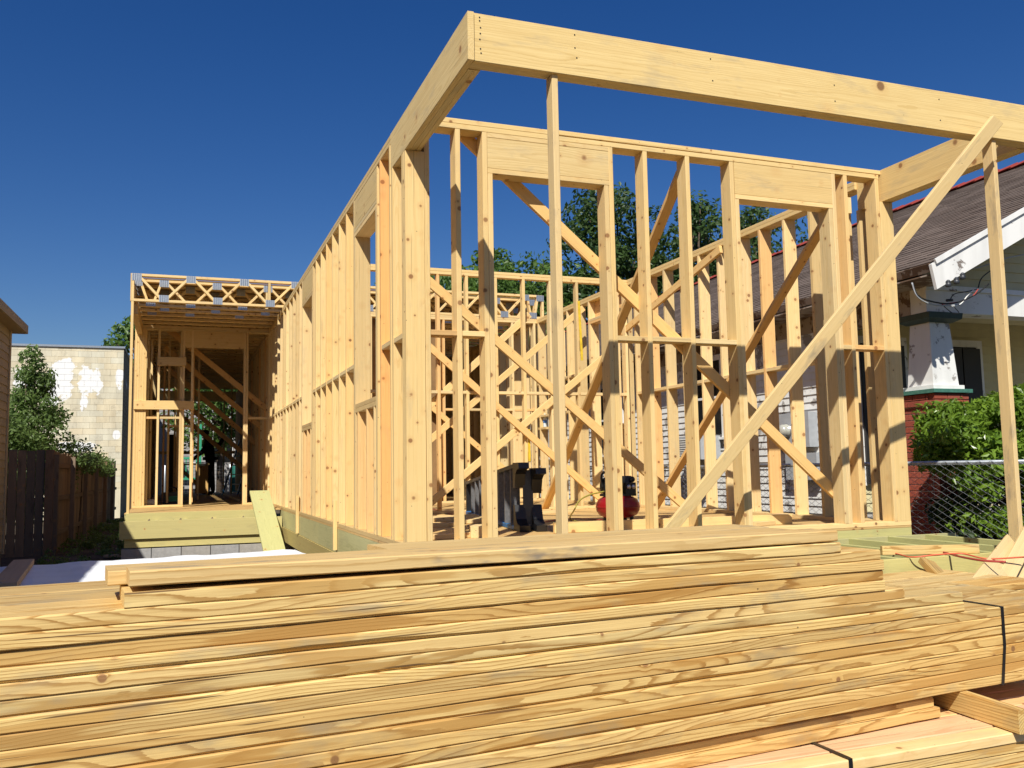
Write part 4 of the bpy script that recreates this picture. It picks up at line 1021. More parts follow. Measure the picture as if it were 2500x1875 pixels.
tree('green treetop behind the right corner of the block building', (-1.6, 50, 0), 9.4, 1.7, 7.6, 26, 'leaf_mid', .30, 40, 100, 1.9, .7)
tree('leafy tree seen through the far end of the rear block, left', (1.7, 41, 0), 8.0, 2.3, 4.6, 27, 'leaf_mid', .24, 55, 110, 2.3, .7)
tree('leafy tree seen through the far end of the rear block, right', (5.2, 40, 0), 8.0, 2.3, 4.8, 28, 'leaf_dark', .24, 55, 110, 2.3, .7)
tree('tall narrow shrub rising behind the plank fence at left', (-2.95, 21.6, 0), 4.5, 1.05, 2.45, 29, 'leaf_shrub', .10, 150, 170, 2.0, .36, 'cone', 'tall_shrub', group=None, cat='shrub')
tree('low shrub crowding the left house corner behind the plank fence', (-3.5, 20.6, 0), 3.2, .75, 1.7, 31, 'leaf_shrub', .10, 80, 180, 1.1, .32, 'round', 'low_shrub', group=None, cat='shrub')
# creeper hanging over the fence
rd = random.Random(5); VN = thing('creeper', (-2.1, 25, 1.5), 'leafy creeper spilling over the top of the plank fence', 'creeper')
cl = []
for i in range(36):
    f = rd.random(); y = 21.5+f*8; cl.append((Vector((-2.12+rd.uniform(-.1, .22), y, 1.95-.25*f+rd.uniform(-.35, .22)*(1-f*.4))), rd.uniform(.14, .30), 90))
leaves('foliage', cl, .085, 'leaf_shrub', VN, 6)
V, F = tube(curve_pts([(-2.10, 22.5, .02), (-2.08, 22.9, .8), (-2.1, 23.5, 1.7), (-2.08, 26.5, 1.95), (-2.03, 29, 1.8)], 24), .015, 5); meshobj('stem', V, F, 'bark', VN, True)
# bush in front of the right porch
def bush(label, c, rad, n, seed):
    T = thing('leafy_bush', (c[0], c[1], 0), label, 'bush', 'bushes by the porch'); rd = random.Random(seed); cl = []
    for i in range(n):
        while True:
            q = Vector((rd.uniform(-1, 1), rd.uniform(-1, 1), rd.uniform(-1, 1)))
            if .3 < q.length < 1.0: break
        q = q*(rd.uniform(.72, 1.0)/(abs(q.x)**4+abs(q.y)**4+abs(q.z)**4)**.25)
        if q.z < -.15 and rd.random() < .8: continue
        cl.append((Vector(c)+Vector((q.x*rad[0], q.y*rad[1], q.z*rad[2])), rd.uniform(.13, .24), 140))
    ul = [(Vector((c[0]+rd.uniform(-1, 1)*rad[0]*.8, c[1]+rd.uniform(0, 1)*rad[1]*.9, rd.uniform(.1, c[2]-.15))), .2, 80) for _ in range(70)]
    leaves('shade_foliage', ul, .10, 'leaf_painted_shade', T, seed+7)  # near-black leaf clumps added as the shade below the canopy
    leaves('foliage', cl, .088, 'leaf_bush', T, seed+1, aspect=.42, fold=.35, up=.35)
    V, F = [], []
    for i in range(7):
        a = i*.9; p = Vector((c[0]+.1*math.cos(a), c[1]+.1*math.sin(a), -.02)); q = Vector((c[0]+rad[0]*.6*math.cos(a), c[1]+rad[1]*.6*math.sin(a), c[2]))
        v, f = tube([p, p.lerp(q, .5)+Vector((0, 0, .1)), q], [.03, .02, .008], 6); k = len(V); V += v; F += [tuple(k+i for i in g_) for g_ in f]
    meshobj('stems', V, F, 'bark', T, True)
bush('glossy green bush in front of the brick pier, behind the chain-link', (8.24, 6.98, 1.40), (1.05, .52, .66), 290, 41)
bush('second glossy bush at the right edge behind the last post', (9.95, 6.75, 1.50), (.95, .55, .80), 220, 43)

# ================================================================== NEIGHBOUR AT THE RIGHT
NR = thing('bungalow', (12.5, 18, 0), 'weathered white bungalow with brown shingle roof and porch at the right', 'house')
XW = 8.20; XE = 7.65; EZ = 3.56; SLP = .503; XRG = 13.0; YG = 7.42; YB_ = 30.0; RZ = EZ+SLP*(XRG-XE)
YP = 9.6        # back wall of the porch
V, F = [], []; boxm(V, F, XW+.02, 17.8, YP+.02, YB_, 0, 3.60); meshobj('wall_core', V, F, 'peeling_white', NR)
z = .62
while z < 3.42:
    h = .108
    V = [Vector(p) for p in ((XW+.019, YP, z), (XW-.008, YP, z), (XW+.010, YP, z+h), (XW+.019, YP, z+h), (XW+.019, YB_, z), (XW-.008, YB_, z), (XW+.010, YB_, z+h), (XW+.019, YB_, z+h))]
    F = [(0, 3, 2, 1), (4, 5, 6, 7), (0, 1, 5, 4), (1, 2, 6, 5), (2, 3, 7, 6), (3, 0, 4, 7)]
    F = [tuple(reversed(f)) for f in F]
    meshobj('clapboard', V, F, 'peeling_white', NR); z += .102
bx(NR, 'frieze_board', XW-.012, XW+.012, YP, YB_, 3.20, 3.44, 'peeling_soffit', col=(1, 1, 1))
# side windows
for (ya, yb, z0, z1) in ((12.3, 13.15, 1.9, 3.1), (15.8, 16.7, 1.7, 3.0), (19.5, 20.4, 1.7, 3.0)):
    w_ = bx(NR, 'window', XW-.035, XW-.012, ya, yb, z0, z1, 'dark_glass', axis=2)
    for (a_, b_, c_, d_) in ((ya-.09, ya, z0-.05, z1+.09), (yb, yb+.09, z0-.05, z1+.09)): bx(w_, 'window_frame', XW-.05, XW-.010, a_, b_, c_, d_, 'peeling_trim', axis=2)
    bx(w_, 'window_frame', XW-.05, XW-.010, ya+.001, yb-.001, z1+.001, z1+.09, 'peeling_trim', axis=1); bx(w_, 'window_sill', XW-.08, XW-.010, ya-.1, yb+.1, z0-.09, z0-.051, 'peeling_trim', axis=1)
    bx(w_, 'sash_bar', XW-.048, XW-.036, ya+.001, yb-.001, (z0+z1)/2-.02, (z0+z1)/2+.02, 'peeling_trim', axis=1)
ac = bx(NR, 'air_conditioner', XW-.42, XW-.052, 12.35, 13.1, 1.50, 1.88, 'meter_grey', axis=1)
for k in range(9): bx(ac, 'grille_slat', XW-.432, XW-.421, 12.4, 13.05, 1.535+.036*k, 1.549+.036*k, 'white_cord', axis=1)
# meter
mb = bx(NR, 'meter_box', XW-.16, XW-.012, 10.04, 10.72, 1.63, 2.11, 'meter_grey', axis=2)
mc = Vector((XW-.161, 10.50, 1.87))
V, F = lathe([(.095, 0), (.095, .03), (.085, .035), (.085, .09), (.07, .12), (.03, .135), (.004, .137)], 24); meshobj('meter_dial', [mc+Vector((-v.z, v.x, v.y)) for v in V], F, 'glass_dome', mb, True)
V, F = lathe([(.1, 0), (.102, .012), (.1, .026)], 24); meshobj('meter_ring', [mc+Vector((-v.z, v.x, v.y)) for v in V], F, 'aluminium', mb, True)
bx(mb, 'lower_box', XW-.13, XW-.012, 9.95, 10.62, 1.18, 1.55, 'meter_grey', axis=2)
tubeobj('conduit', [Vector((XW-.06, 10.5, 2.11)), Vector((XW-.06, 10.5, 3.15)), Vector((XW-.09, 10.45, 3.45))], .022, 'dark_fibreglass', mb)
# roof: deck, shingle courses, ridge
sd = Vector((XRG-XE, 0, RZ-EZ)).normalized(); sn = Vector((-sd.z, 0, sd.x))
sl_len = math.hypot(XRG-XE, RZ-EZ)
def RP(u, y, o): return Vector((XE, y, EZ))+sd*u+sn*o
def slab(u0, u1, y0, y1, o0, o1, name, mat, o1b=None, col=None, parent=None):
    o1b = o1 if o1b is None else o1b
    V = [RP(u0, y0, o0), RP(u1, y0, o0), RP(u1, y1, o0), RP(u0, y1, o0), RP(u0, y0, o1), RP(u1, y0, o1b), RP(u1, y1, o1b), RP(u0, y1, o1)]
    return meshobj(name, V, [(0, 3, 2, 1), (4, 5, 6, 7), (0, 1, 5, 4), (1, 2, 6, 5), (2, 3, 7, 6), (3, 0, 4, 7)], mat, parent or NR, col=col)
rf = slab(0, sl_len, YG, YB_, -.055, -.002, 'roof', 'roof_base')
V = [Vector((XRG, YG, RZ-.002)), Vector((18.35, YG, EZ)), Vector((18.35, YB_, EZ)), Vector((XRG, YB_, RZ-.002)), Vector((XRG, YG, RZ-.06)), Vector((18.35, YG, EZ-.06)), Vector((18.35, YB_, EZ-.06)), Vector((XRG, YB_, RZ-.06))]
meshobj('far_slope', V, [(0, 1, 2, 3), (7, 6, 5, 4), (0, 4, 5, 1), (1, 5, 6, 2), (2, 6, 7, 3), (3, 7, 4, 0)], 'roof_base', rf)
EXP_ = .14; tabs = []
nc = int(sl_len/EXP_); rd = random.Random(9)
for c in range(nc):
    u = c*EXP_; y = YG-.01-(.15 if c % 2 else 0)-rd.uniform(0, .05)
    while y < YB_:
        w = .30; ya, yb = max(y, YG-.01), min(y+w-.007, YB_)
        if yb-ya > .04:
            tabs.append((u, ya, yb, rd.uniform(-.002, .003), rd.uniform(.82, 1.18)))
        y += w
def shingle_geo(V, F, u, ya, yb, j):
    k = len(V); V += [RP(u, ya, .002+j), RP(u, ya, .009+j), RP(u+EXP_*1.15, ya, .0015), RP(u, yb, .002+j), RP(u, yb, .009+j), RP(u+EXP_*1.15, yb, .0015)]
    F += [(k, k+1, k+2), (k+3, k+5, k+4), (k, k+3, k+4, k+1), (k+1, k+4, k+5, k+2), (k, k+2, k+5, k+3)]
def near(t):
    p = RP(t[0], t[1], 0)-CC; return p.length
tabs.sort(key=near)
for t in [t for t in tabs if t[1] < 14][:300]:
    V, F = [], []; shingle_geo(V, F, *t[:4]); meshobj('shingle', V, F, 'shingle', rf, col=(t[4], t[4], t[4]))
done = set(id(t) for t in [t for t in tabs if t[1] < 14][:300]); grp = [([], []) for _ in range(3)]
for t in tabs:
    if id(t) not in done: g_ = grp[rd.randrange(3)]; shingle_geo(g_[0], g_[1], *t[:4])
for i, (V, F) in enumerate(grp):
    o = meshobj('shingles', V, F, 'shingle', rf, col=((.88,)*3, (1,)*3, (1.14,)*3)[i]); o['kind'] = 'stuff'
y = YG-.02
while y < YB_:
    V, F = [], []
    for yy, up_ in ((y, .02), (y+.40, .0)):
        for (dx, dz) in ((-.17, -.07), (-.08, -.005), (0, .03), (.08, -.005), (.17, -.07)): V.append(Vector((XRG+dx, yy, RZ+dz+.03+up_)))
    F = [(i, i+1, 6+i, 5+i) for i in range(4)]+[(0, 5, 9, 4), (4, 3, 2, 1, 0), (5, 6, 7, 8, 9)]
    meshobj('ridge_tile', V, F, 'ridge_tile', rf); y += .36
# eave: fascia, soffit
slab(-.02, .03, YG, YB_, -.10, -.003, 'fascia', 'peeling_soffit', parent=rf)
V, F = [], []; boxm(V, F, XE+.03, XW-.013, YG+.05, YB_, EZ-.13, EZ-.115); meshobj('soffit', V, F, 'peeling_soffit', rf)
# gable: barge board, boarding
V = [RP(-.10, YG-.045, -.285), RP(-.03, YG-.045, -.015), RP(sl_len, YG-.045, -.015), RP(sl_len, YG-.045, -.285)]
V += [v+Vector((0, .04, 0)) for v in V]
meshobj('barge_board', V, [(0, 3, 2, 1), (4, 5, 6, 7), (0, 1, 5, 4), (1, 2, 6, 5), (2, 3, 7, 6), (3, 0, 4, 7)], 'peeling_trim', rf)
V = [RP(.02, YG-.07, -.035), RP(.02, YG-.07, .02), RP(sl_len, YG-.07, .02), RP(sl_len, YG-.07, -.035)]; V += [v+Vector((0, .024, 0)) for v in V]
meshobj('drip_edge', V, [(0, 3, 2, 1), (4, 5, 6, 7), (0, 1, 5, 4), (1, 2, 6, 5), (2, 3, 7, 6), (3, 0, 4, 7)], 'peeling_trim', rf)
YGw = 8.04; z = 3.46
while z < RZ-.2:
    h = .125; xa = XE+(z+.0-EZ+.12)/SLP+.05; xb = 2*XRG-xa
    xa = max(xa, XW-.02)
    if xb-xa > .2:
        V = [Vector(p) for p in ((xa, YGw+.02, z), (xb, YGw+.02, z), (xb, YGw-.008, z), (xa, YGw-.008, z), (xa, YGw+.02, z+h), (xb, YGw+.02, z+h), (xb, YGw+.008, z+h), (xa, YGw+.008, z+h))]
        meshobj('clapboard', V, [(0, 3, 2, 1), (4, 5, 6, 7), (0, 1, 5, 4), (1, 2, 6, 5), (2, 3, 7, 6), (3, 0, 4, 7)], 'cream_siding', NR)
    z += .12
bx(NR, 'porch_lintel', XW-.06, 17.8, 7.98, 8.22, 3.14, 3.452, 'peeling_white', axis=0); bx(NR, 'porch_trim', XW-.075, 17.8, 7.955, 7.979, 3.40, 3.46, 'peeling_trim', axis=0)
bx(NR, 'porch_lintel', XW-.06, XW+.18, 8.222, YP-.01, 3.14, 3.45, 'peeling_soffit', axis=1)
V, F = [], []; boxm(V, F, XW+.181, 17.8, 8.222, YP, 3.36, 3.40); meshobj('porch_ceiling', V, F, 'cream_siding', NR)
# porch wall
z = .75
while z < 3.35:
    V = [Vector(p) for p in ((XW+.2, YP+.019, z), (17.8, YP+.019, z), (17.8, YP-.008, z), (XW+.2, YP-.008, z), (XW+.2, YP+.019, z+.125), (17.8, YP+.019, z+.125), (17.8, YP+.008, z+.125), (XW+.2, YP+.008, z+.125))]
    meshobj('clapboard', V, [(0, 3, 2, 1), (4, 5, 6, 7), (0, 1, 5, 4), (1, 2, 6, 5), (2, 3, 7, 6), (3, 0, 4, 7)], 'cream_siding', NR); z += .12
V, F = [], []; boxm(V, F, XW, 17.8, 8.0, YP, .0, .72); meshobj('porch_floor', V, F, 'concrete_block', NR)
for (xa, xb) in ((8.55, 9.25), (10.0, 10.62), (12.4, 13.1)):
    w_ = bx(NR, 'window', xa, xb, YP-.035, YP-.010, 1.15, 3.0, 'dark_glass', axis=2)
    for x in (xa-.10, xb): bx(w_, 'window_frame', x, x+.10, YP-.05, YP-.009, 1.1, 3.1, 'peeling_trim', axis=2)
    bx(w_, 'window_frame', xa+.001, xb-.001, YP-.05, YP-.009, 3.001, 3.1, 'peeling_trim', axis=0)
    for x in (xa-.02, (xa+xb)/2+.01): bx(w_, 'shutter', x, x+(xb-xa)/2+.01, YP-.085, YP-.052, 1.12, 2.98, 'dark_shutter', axis=2)
# brick pier with tapered column
PX, PY, PW = 8.16, 7.97, .47
V, F = [], []; boxm(V, F, PX+.008, PX+PW-.008, PY+.008, PY+PW-.008, 0, 2.165); PRC = meshobj('brick_pier', V, F, 'mortar', NR)
cz = .0; c = 0
while cz < 2.13:
    e = .028 if cz > 1.97 else 0; a, b2 = PX-e, PX+PW+e; ya, yb = PY-e, PY+PW+e; s = .11 if c % 2 else .20
    for side in range(4):
        for (f0, f1) in ((0, s), (s, s+.195), (s+.195, b2-a-.0)) if True else ():
            f1 = min(f1, b2-a-.092)
            if f1-f0 < .03: continue
            if side == 0: q = (a+f0+.005, a+f1-.005, ya, ya+.088)
            elif side == 1: q = (b2-.088, b2, ya+f0+.005, ya+f1-.005)
            elif side == 2: q = (b2-f1+.005, b2-f0-.005, yb-.088, yb)
            else: q = (a, a+.088, yb-f1+.005, yb-f0-.005)
            bx(PRC, 'brick', *q, cz+.005, cz+.0705, 'brick', col=tint(.14), axis=0 if side % 2 == 0 else 1, ch=.003)
    cz += .0755; c += 1
bx(NR, 'pier_cap', PX-.06, PX+PW+.06, PY-.06, PY+PW+.06, 2.19, 2.235, 'teal_paint', axis=0); bx(NR, 'column_base', PX-.0, PX+PW-.0, PY+.0, PY+PW-.0, 2.236, 2.285, 'peeling_trim', axis=0)
V = []; cxm, cym = PX+PW/2, PY+PW/2
for z, hw_ in ((2.286, .195), (3.03, .15)):
    V += [Vector((cxm-hw_, cym-hw_, z)), Vector((cxm+hw_, cym-hw_, z)), Vector((cxm+hw_, cym+hw_, z)), Vector((cxm-hw_, cym+hw_, z))]
meshobj('porch_column', V, [(0, 3, 2, 1), (4, 5, 6, 7), (0, 1, 5, 4), (1, 2, 6, 5), (2, 3, 7, 6), (3, 0, 4, 7)], 'peeling_white', NR)
V = []
for z, hw_ in ((3.031, .18), (3.07, .25), (3.138, .26)):
    V += [Vector((cxm-hw_, cym-hw_, z)), Vector((cxm+hw_, cym-hw_, z)), Vector((cxm+hw_, cym+hw_, z)), Vector((cxm-hw_, cym+hw_, z))]
meshobj('column_capital', V, [(0, 3, 2, 1), (8, 9, 10, 11)]+[(a+i, a+(i+1) % 4, a+4+(i+1) % 4, a+4+i) for a in (0, 4) for i in range(4)], 'dark_green_paint', NR)
# service wires at the gable corner
g0 = lambda px, py, Y=7.60: onY(px, py, Y)
for pts, r, mt in (([g0(2228, 690), g0(2240, 720), g0(2270, 735), g0(2325, 741), g0(2380, 720), g0(2414, 693)], .009, 'black_cord'),
                   ([g0(2226, 690), g0(2238, 722), g0(2265, 740), g0(2300, 746), g0(2345, 744)], .008, 'meter_grey'),
                   ([g0(2300, 743), g0(2345, 736), g0(2375, 722), g0(2388, 706)], .007, 'red_cord'),
                   ([g0(2322, 748), g0(2345, 742), g0(2362, 722), g0(2380, 703)], .007, 'white_cord'),
                   ([g0(2318, 735), g0(2330, 718), g0(2360, 712), g0(2385, 706)], .006, 'black_cord'),
                   ([g0(2305, 748), g0(2325, 764), g0(2341, 764), g0(2330, 750)], .005, 'black_cord'),
                   ([g0(2388, 703), g0(2396, 680), g0(2420, 660), g0(2445, 648)], .007, 'black_cord'),
                   ([g0(2355, 660), g0(2400, 650), g0(2450, 632), g0(2520, 618)], .007, 'meter_grey')):
    tubeobj('service_wire', curve_pts(pts, 24), r, mt, NR, 6)
for px, py in ((2315, 690), (2335, 683), (2350, 672)):
    p = onY(px, py, YG-.06); V, F = lathe([(.012, -.05), (.03, -.045), (.03, -.01), (.018, .0), (.03, .01), (.012, .03)], 12); meshobj('insulator', [p+v for v in V], F, 'dark_fibreglass', NR, True)
p = onY(2318, 733, 7.60); cyl('splice_block', p, (1, 0, .1), .016, .085, 'black_plastic', NR)

# ---- chain-link fence
CF = thing('chain_link_fence', (6.75, 9, 0), 'grey chain-link fence running past the right side of the house frame', 'fence')
fx = 6.75; fy0, fy1 = 3.9, 22.0; ft = 1.385
tubeobj('top_rail', [(fx, fy0, ft), (fx, (fy0+fy1)/2, ft), (fx, fy1, ft)], .021, 'galvanized', CF, 10)
for y in (4.0, 9.2, 12.4, 15.6, 18.5, 21.4):
    cyl('fence_post', Vector((fx+.03, y, .70)), (0, 0, 1), .024, 1.45, 'galvanized', CF, 12, .05); V, F = lathe([(.027, 0), (.027, .03), (.012, .055)], 12); meshobj('post_cap', [Vector((fx+.03, y, 1.426))+v for v in V], F, 'galvanized', CF, True)
V, F = [], []; dw = .064; y = fy0; ii = 0
nzs = int(1.38/(dw/2*1.0)); hz_ = 1.37/nzs
while y < 16.0:
    for half in (0,):
        pts = []
        for k in range(nzs+1):
            side = (k+ii) % 2
            pts.append(Vector((fx-.026+(.004 if side else -.004), y+(dw/2 if side else -dw/2)*1.03, .03+hz_*k)))
        kk = len(V); rw = .0028
        for p in pts: V += [p+Vector((-rw, 0, 0)), p+Vector((rw*.5, rw, 0)), p+Vector((rw*.5, -rw, 0))]
        for k in range(nzs):
            for j in range(3): a_ = kk+k*3; F.append((a_+j, a_+(j+1) % 3, a_+3+(j+1) % 3, a_+3+j))
    y += dw; ii += 1
o = meshobj('wire_mesh', V, F, 'wire_steel', CF); o['kind'] = 'stuff'

# ================================================================== THINGS INSIDE AND BEYOND THE REAR BLOCK
WTb = thing('work_bench', (.35, 25.2, ZF), 'site-built plywood work bench beside the worker in the rear block', 'bench')
bx(WTb, 'bench_top', -.05, .78, 24.9, 25.6, ZF+.80, ZF+.83, 'stud_wood')
for x in (-.02, .70):
    for y in (24.93, 25.5): bx(WTb, 'leg', x, x+.038, y, y+.089, ZF+.001, ZF+.799, axis=2)
stick(WTb, 'cross_brace', (0, 24.9, ZF+.75), (.7, 24.9, ZF+.08), .02, .089, up=(0, 0, 1)); bx(WTb, 'side_panel', .42, .74, 24.87, 24.889, ZF+.05, ZF+.79, 'stud_wood', col=(.9, .75, .55), axis=2)
V, F = [], []; rd = random.Random(3)
for i in range(7):
    for j in range(5): V.append(Vector((.0+.12*i, 25.0+.12*j, ZF+.84+rd.uniform(0, .035))))
for i in range(6):
    for j in range(4): k = i*5+j; F.append((k, k+5, k+6, k+1))
tag(meshobj('drawing_sheets', V, F, 'paper_white'), 'crumpled white drawing sheets on the bench in front of the worker', 'paper')
# worker
WX = onY(513, 1150, 26.2).x; wc = Vector((WX, 26.2, ZF))
def skinfig(name, verts, edges, rad, mats, parent, facemat):
    me = bpy.data.meshes.new(name); me.from_pydata([tuple(v) for v in verts], edges, []); o = bpy.data.objects.new(name, me); COL.objects.link(o)
    md = o.modifiers.new('skin', 'SKIN'); md.use_smooth_shade = True
    for i, sv in enumerate(me.skin_vertices[0].data): sv.radius = rad[i] if isinstance(rad[i], tuple) else (rad[i], rad[i]); sv.use_root = (i == 0)
    o.modifiers.new('sub', 'SUBSURF').levels = 2; o.modifiers['sub'].render_levels = 2
    dg = bpy.context.evaluated_depsgraph_get(); ev = o.evaluated_get(dg); m2 = bpy.data.meshes.new_from_object(ev); bpy.data.objects.remove(o)
    m2.materials.clear()
    for q in mats: m2.materials.append(MAT[q])
    for p in m2.polygons: p.use_smooth = True; p.material_index = facemat(p.center)
    return link(name, m2, parent, Matrix.Translation(wc))
PV = [(0, 0, .95), (-.02, 0, 1.12), (-.05, 0, 1.33), (-.07, 0, 1.44), (-.10, 0, 1.50), (-.13, 0, 1.57), (-.14, 0, 1.66), (-.135, 0, 1.715)]
PR = [(.17, .15), (.165, .15), (.19, .16), (.12, .10), (.065, .065), (.08, .09), (.092, .105), (.055, .06)]
PE = [(i, i+1) for i in range(7)]
def chain(start, pts, rads):
    prev = start
    for p, r_ in zip(pts, rads): PV.append(p); PR.append(r_); PE.append((prev, len(PV)-1)); prev = len(PV)-1
    return prev
for s in (-1, 1):
    dx = -.06*s
    chain(0, [(0, .10*s, .86), (-.02+dx, .12*s, .50), (.02+dx, .12*s, .10), (.0+dx, .12*s, .045), (-.16+dx, .13*s, .035)], [.115, .085, .065, .055, .04])
hl = chain(3, [(-.07, -.19, 1.40), (-.20, -.24, 1.18), (-.40, -.22, 1.00), (-.46, -.21, .95)], [.085, .068, .05, .04])
hr = chain(3, [(-.03, .19, 1.42), (.25, .24, 1.36), (.36, .22, 1.58), (.36, .21, 1.66)], [.085, .068, .05, .04])
for h_, d in ((hl, Vector((-.7, 0, -.7))), (hr, Vector((-.1, 0, 1)))):
    b0 = Vector(PV[h_]); sd_ = Vector((0, 1, 0))
    for i in range(4):
        o_ = sd_*(.027-.018*i); chain(h_, [tuple(b0+d*.05+o_), tuple(b0+d*(.085-.006*abs(i-1.5))+o_+Vector((-.01, 0, -.005)))], [.011, .009])
    chain(h_, [tuple(b0+sd_*.04+d*.015), tuple(b0+sd_*.055+d*.045)], [.012, .010])
PT_ = thing('person', wc, 'worker in dark clothes and cap standing at the bench, one arm raised', 'person')
body = skinfig('body', PV, PE, PR, ['work_cloth', 'skin'], PT_, lambda c: 1 if (c.z > 1.50 and abs(c.y) < .12) or (c.x < -.42 and c.z > .85) or (c.x > .30 and c.z > 1.62) else 0)
V, F = lathe([(.104, 0), (.106, .03), (.098, .075), (.06, .11), (.01, .12)], 18); hc = wc+Vector((-.135, 0, 1.655))
meshobj('cap', [hc+v for v in V], F, 'cap_cloth', PT_, True)
V, F = [], []; boxm(V, F, -.20, -.07, -.07, .07, .0, .012); meshobj('cap_brim', [hc+v for v in V], F, 'cap_cloth', PT_)
V, F = lathe([(.025, -.01), (.028, 0), (.02, .01)], 10)
meshobj('nose', [wc+Vector((-.235+v.z*.6, v.x*.5, 1.61+v.y*.7)) for v in V], F, 'skin', PT_, True)
for s in (-1, 1): V, F = lathe([(.012, -.006), (.022, 0), (.012, .006)], 10); meshobj('ear', [wc+Vector((-.12+v.x*.7, .098*s+v.z, 1.62+v.y*1.3)) for v in V], F, 'skin', PT_, True); V, F = lathe([(.003, -.004), (.009, 0), (.003, .004)], 8); meshobj('eye', [wc+Vector((-.222+v.z, .032*s+v.x, 1.64+v.y*.6)) for v in V], F, 'black_plastic', PT_, True)
V, F = [], []; boxm(V, F, -.215, -.205, -.025, .025, 1.565, 1.573); meshobj('mouth', [wc+v for v in V], F, 'brick', PT_)
V, F = lathe([(.195, -.045), (.205, 0), (.195, .045)], 20); meshobj('tool_belt', [wc+Vector((v.x, v.y*.85, v.z+.98)) for v in V], F, 'black_plastic', PT_, True)
# ladder leaning inside
IL = thing('extension_ladder', (1.6, 25.5, ZF), 'dark ladder leaning inside the rear block behind the worker', 'ladder')
la, lb_ = onY(543, 1205, 25.0), onY(606, 1010, 27.8); la.z = ZF+.01
for dx in (0, .38): stick(IL, 'rail', la+Vector((dx, 0, 0)), lb_+Vector((dx, 0, 0)), .03, .08, 'blue_fibreglass', up=(0, 1, .3), col=(.3, .3, .35))
for k in range(1, 9): p = la.lerp(lb_, k/9.); stick(IL, 'rung', p+Vector((.016, 0, 0)), p+Vector((.364, 0, 0)), .03, .03, 'aluminium', col=(.5, .5, .5))
# tools near the inner wall
TB = thing('tool_case', (onY(420, 1225, 18.2).x, 18.2, ZF), 'black power tool with green panel on the floor behind the inner wall', 'tool')
c = Vector(WM[TB.name].translation)
V, F = [], []; boxm(V, F, c.x-.16, c.x+.14, c.y-.12, c.y+.12, ZF+.002, ZF+.22); meshobj('case_body', V, F, 'black_plastic', TB)
V, F = [], []; boxm(V, F, c.x-.06, c.x+.1, c.y-.126, c.y-.121, ZF+.05, ZF+.15); meshobj('front_panel', V, F, 'green_paint', TB)
tubeobj('handle', curve_pts([c+Vector((-.1, 0, .22)), c+Vector((-.08, 0, .30)), c+Vector((.06, 0, .30)), c+Vector((.08, 0, .22))], 16), .014, 'black_plastic', TB)
p = onZ(352, 1236, ZF+.06); V, F = lathe([(.055, -.12), (.06, -.11), (.06, .11), (.055, .12)], 16); tag(meshobj('paper_roll', [Vector((p.x, 17.4, ZF+.062))+Vector((v.z, v.x*.98, v.y)) for v in V], F, 'paper_white', smooth=True), 'white roll lying on the floor by the left corner of the rear block', 'roll')
# behind: grey house, green porch rail, tarped fence
GH = thing('grey_house', (3, 47, 0), 'pale grey clapboard house glimpsed through the far end of the frame', 'house')
V, F = [], []; boxm(V, F, -1.6, 7.5, 46.03, 54, 0, 6.0); meshobj('wall_core', V, F, 'grey_siding', GH)
z = .5
while z < 6: bx(GH, 'clapboard', -1.6, 7.5, 46.0, 46.028, z, z+.165, 'grey_siding', axis=0, col=(1, 1, 1)); z += .18
for x in (1.6, 3.4, 5.4):
    w_ = bx(GH, 'window', x, x+.8, 45.97, 45.998, 2.0, 3.6, 'dark_glass', axis=2)
    bx(w_, 'window_frame', x-.1, x-.001, 45.96, 45.999, 1.9, 3.7, 'white_cord', axis=2); bx(w_, 'window_frame', x+.801, x+.9, 45.96, 45.999, 1.9, 3.7, 'white_cord', axis=2)
V = [Vector(p) for p in ((-1.9, 45.6, 6.0), (7.8, 45.6, 6.0), (7.8, 54.4, 6.0), (-1.9, 54.4, 6.0), (-1.9, 50, 9), (7.8, 50, 9))]; meshobj('roof', V, [(0, 1, 5, 4), (2, 3, 4, 5), (0, 4, 3), (1, 2, 5), (3, 2, 1, 0)], 'roof_base', GH)
GP = thing('green_porch_rail', (.8, 34, 0), 'bright green porch post and railing seen past the worker', 'railing')
gx0, gx1 = onY(443, 1100, 34).x, onY(492, 1100, 34).x
bx(GP, 'rail_post', gx1-.14, gx1, 34, 34.14, .0, 3.2, 'green_paint', axis=2); bx(GP, 'top_rail', gx0, gx1-.141, 34.02, 34.1, 1.95, 2.03, 'green_paint', axis=0); bx(GP, 'bottom_rail', gx0, gx1-.141, 34.02, 34.1, 1.22, 1.30, 'green_paint', axis=0)
x = gx0+.03
while x < gx1-.17: bx(GP, 'baluster', x, x+.035, 34.04, 34.075, 1.301, 1.949, 'green_paint', axis=2); x += .115
bx(GP, 'rail_post', gx0-.1, gx0-.001, 34, 34.1, 0, 2.1, 'green_paint', axis=2); bx(GP, 'porch_floor', gx0-.1, gx1+.3, 34.2, 36, .9, 1.0, 'grey_siding', axis=0)
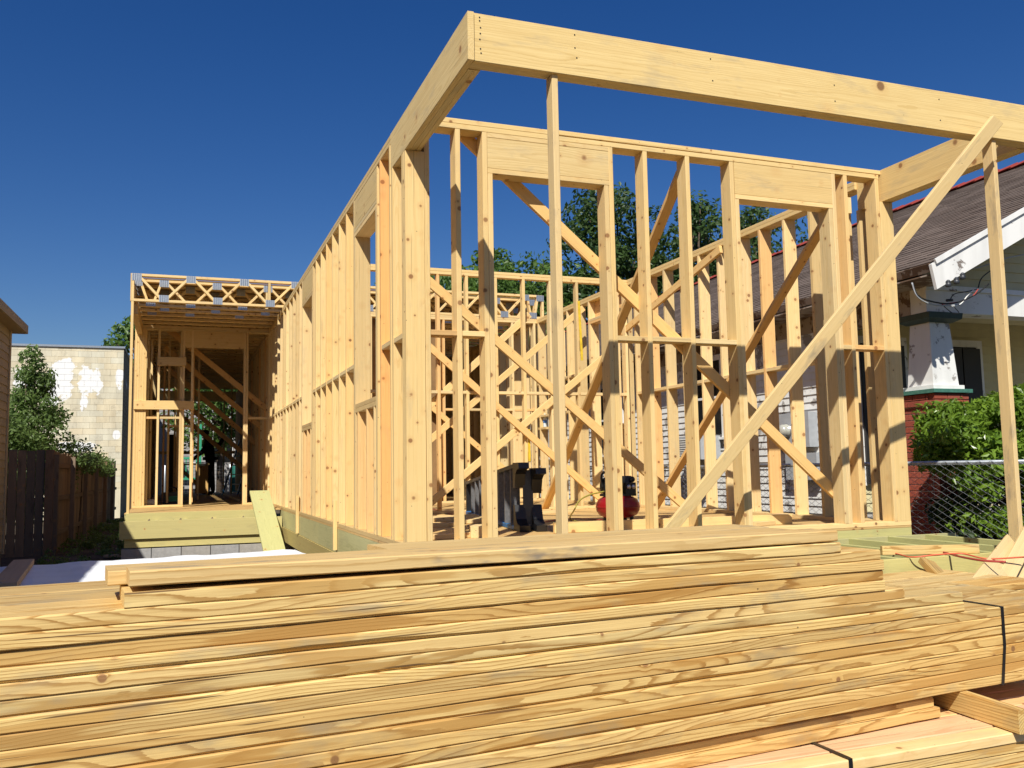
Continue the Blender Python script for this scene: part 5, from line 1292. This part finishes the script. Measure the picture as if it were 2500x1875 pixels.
gp = bx(None, 'drywall_sheet', onY(411, 1100, 27.2).x, onY(438, 1100, 27.2).x, 27.2, 27.23, ZF+.002, 2.55, 'grey_render', axis=2); tag(gp, 'dark grey sheet standing upright left of the worker', 'panel')
TF = thing('tarped_fence', (2.6, 31.5, 0), 'low wire fence hung with dark green tarp at the far end', 'fence')
V, F = [], []
tx0, tx1 = onY(562, 1180, 31.5).x, onY(700, 1180, 31.5).x
for i in range(25):
    for j in range(6): V.append(Vector((tx0+(tx1-tx0)*i/24, 31.5+.06*math.sin(i*1.1)+.03*math.sin(j*2+i), .3+(1.62-.3+(.1*math.sin(i*.5)))*j/5)))
for i in range(24):
    for j in range(5): k = i*6+j; F.append((k, k+6, k+7, k+1))
meshobj('tarp', V, F, 'green_tarp', TF, True)
for x in (-.4, tx0, tx1): cyl('fence_post', Vector((x, 31.58, .85)), (0, 0, 1), .03, 1.75, 'galvanized', TF, 10, .05)
V, F = [], []
for i in range(40):
    x = -.5+i*.1; boxm(V, F, x-.002, x+.002, 31.58, 31.584, .1, 1.7)
for j in range(16): boxm(V, F, -.5, 3.5, 31.585, 31.589, .15+j*.1, .154+j*.1)
o = meshobj('wire_grid', V, F, 'wire_steel', TF); o['kind'] = 'stuff'
# litter and weeds in the alley
rd = random.Random(77); cl = []
for i in range(120):
    y = rd.uniform(13, 30); x = rd.uniform(-2.1, -1.2) if rd.random() < .75 else rd.uniform(-1.2, -.8); cl.append((Vector((x, y, .06)), rd.uniform(.08, .2), 30))
o = leaves('weeds', cl, .09, 'leaf_shrub', None, 78); tag(o, 'low weeds along the foot of the plank fence', 'weeds', kind='stuff')
for i, (px, py, L, an, lab) in enumerate(((262, 1280, .5, 10, 'short pale board lying in the alley, farther of the two'), (295, 1357, .55, -25, 'short grey board lying in the alley by the block footing'))):
    c = onZ(px, py, .03); d = Vector((math.cos(R(an)), math.sin(R(an)), 0))*L; o = stick(None, 'loose_board', c-d/2, c+d/2, .14, .038, 'old_wood', col=(2.6, 2.4, 2.0)); tag(o, lab, 'board', 'boards lying in the alley')
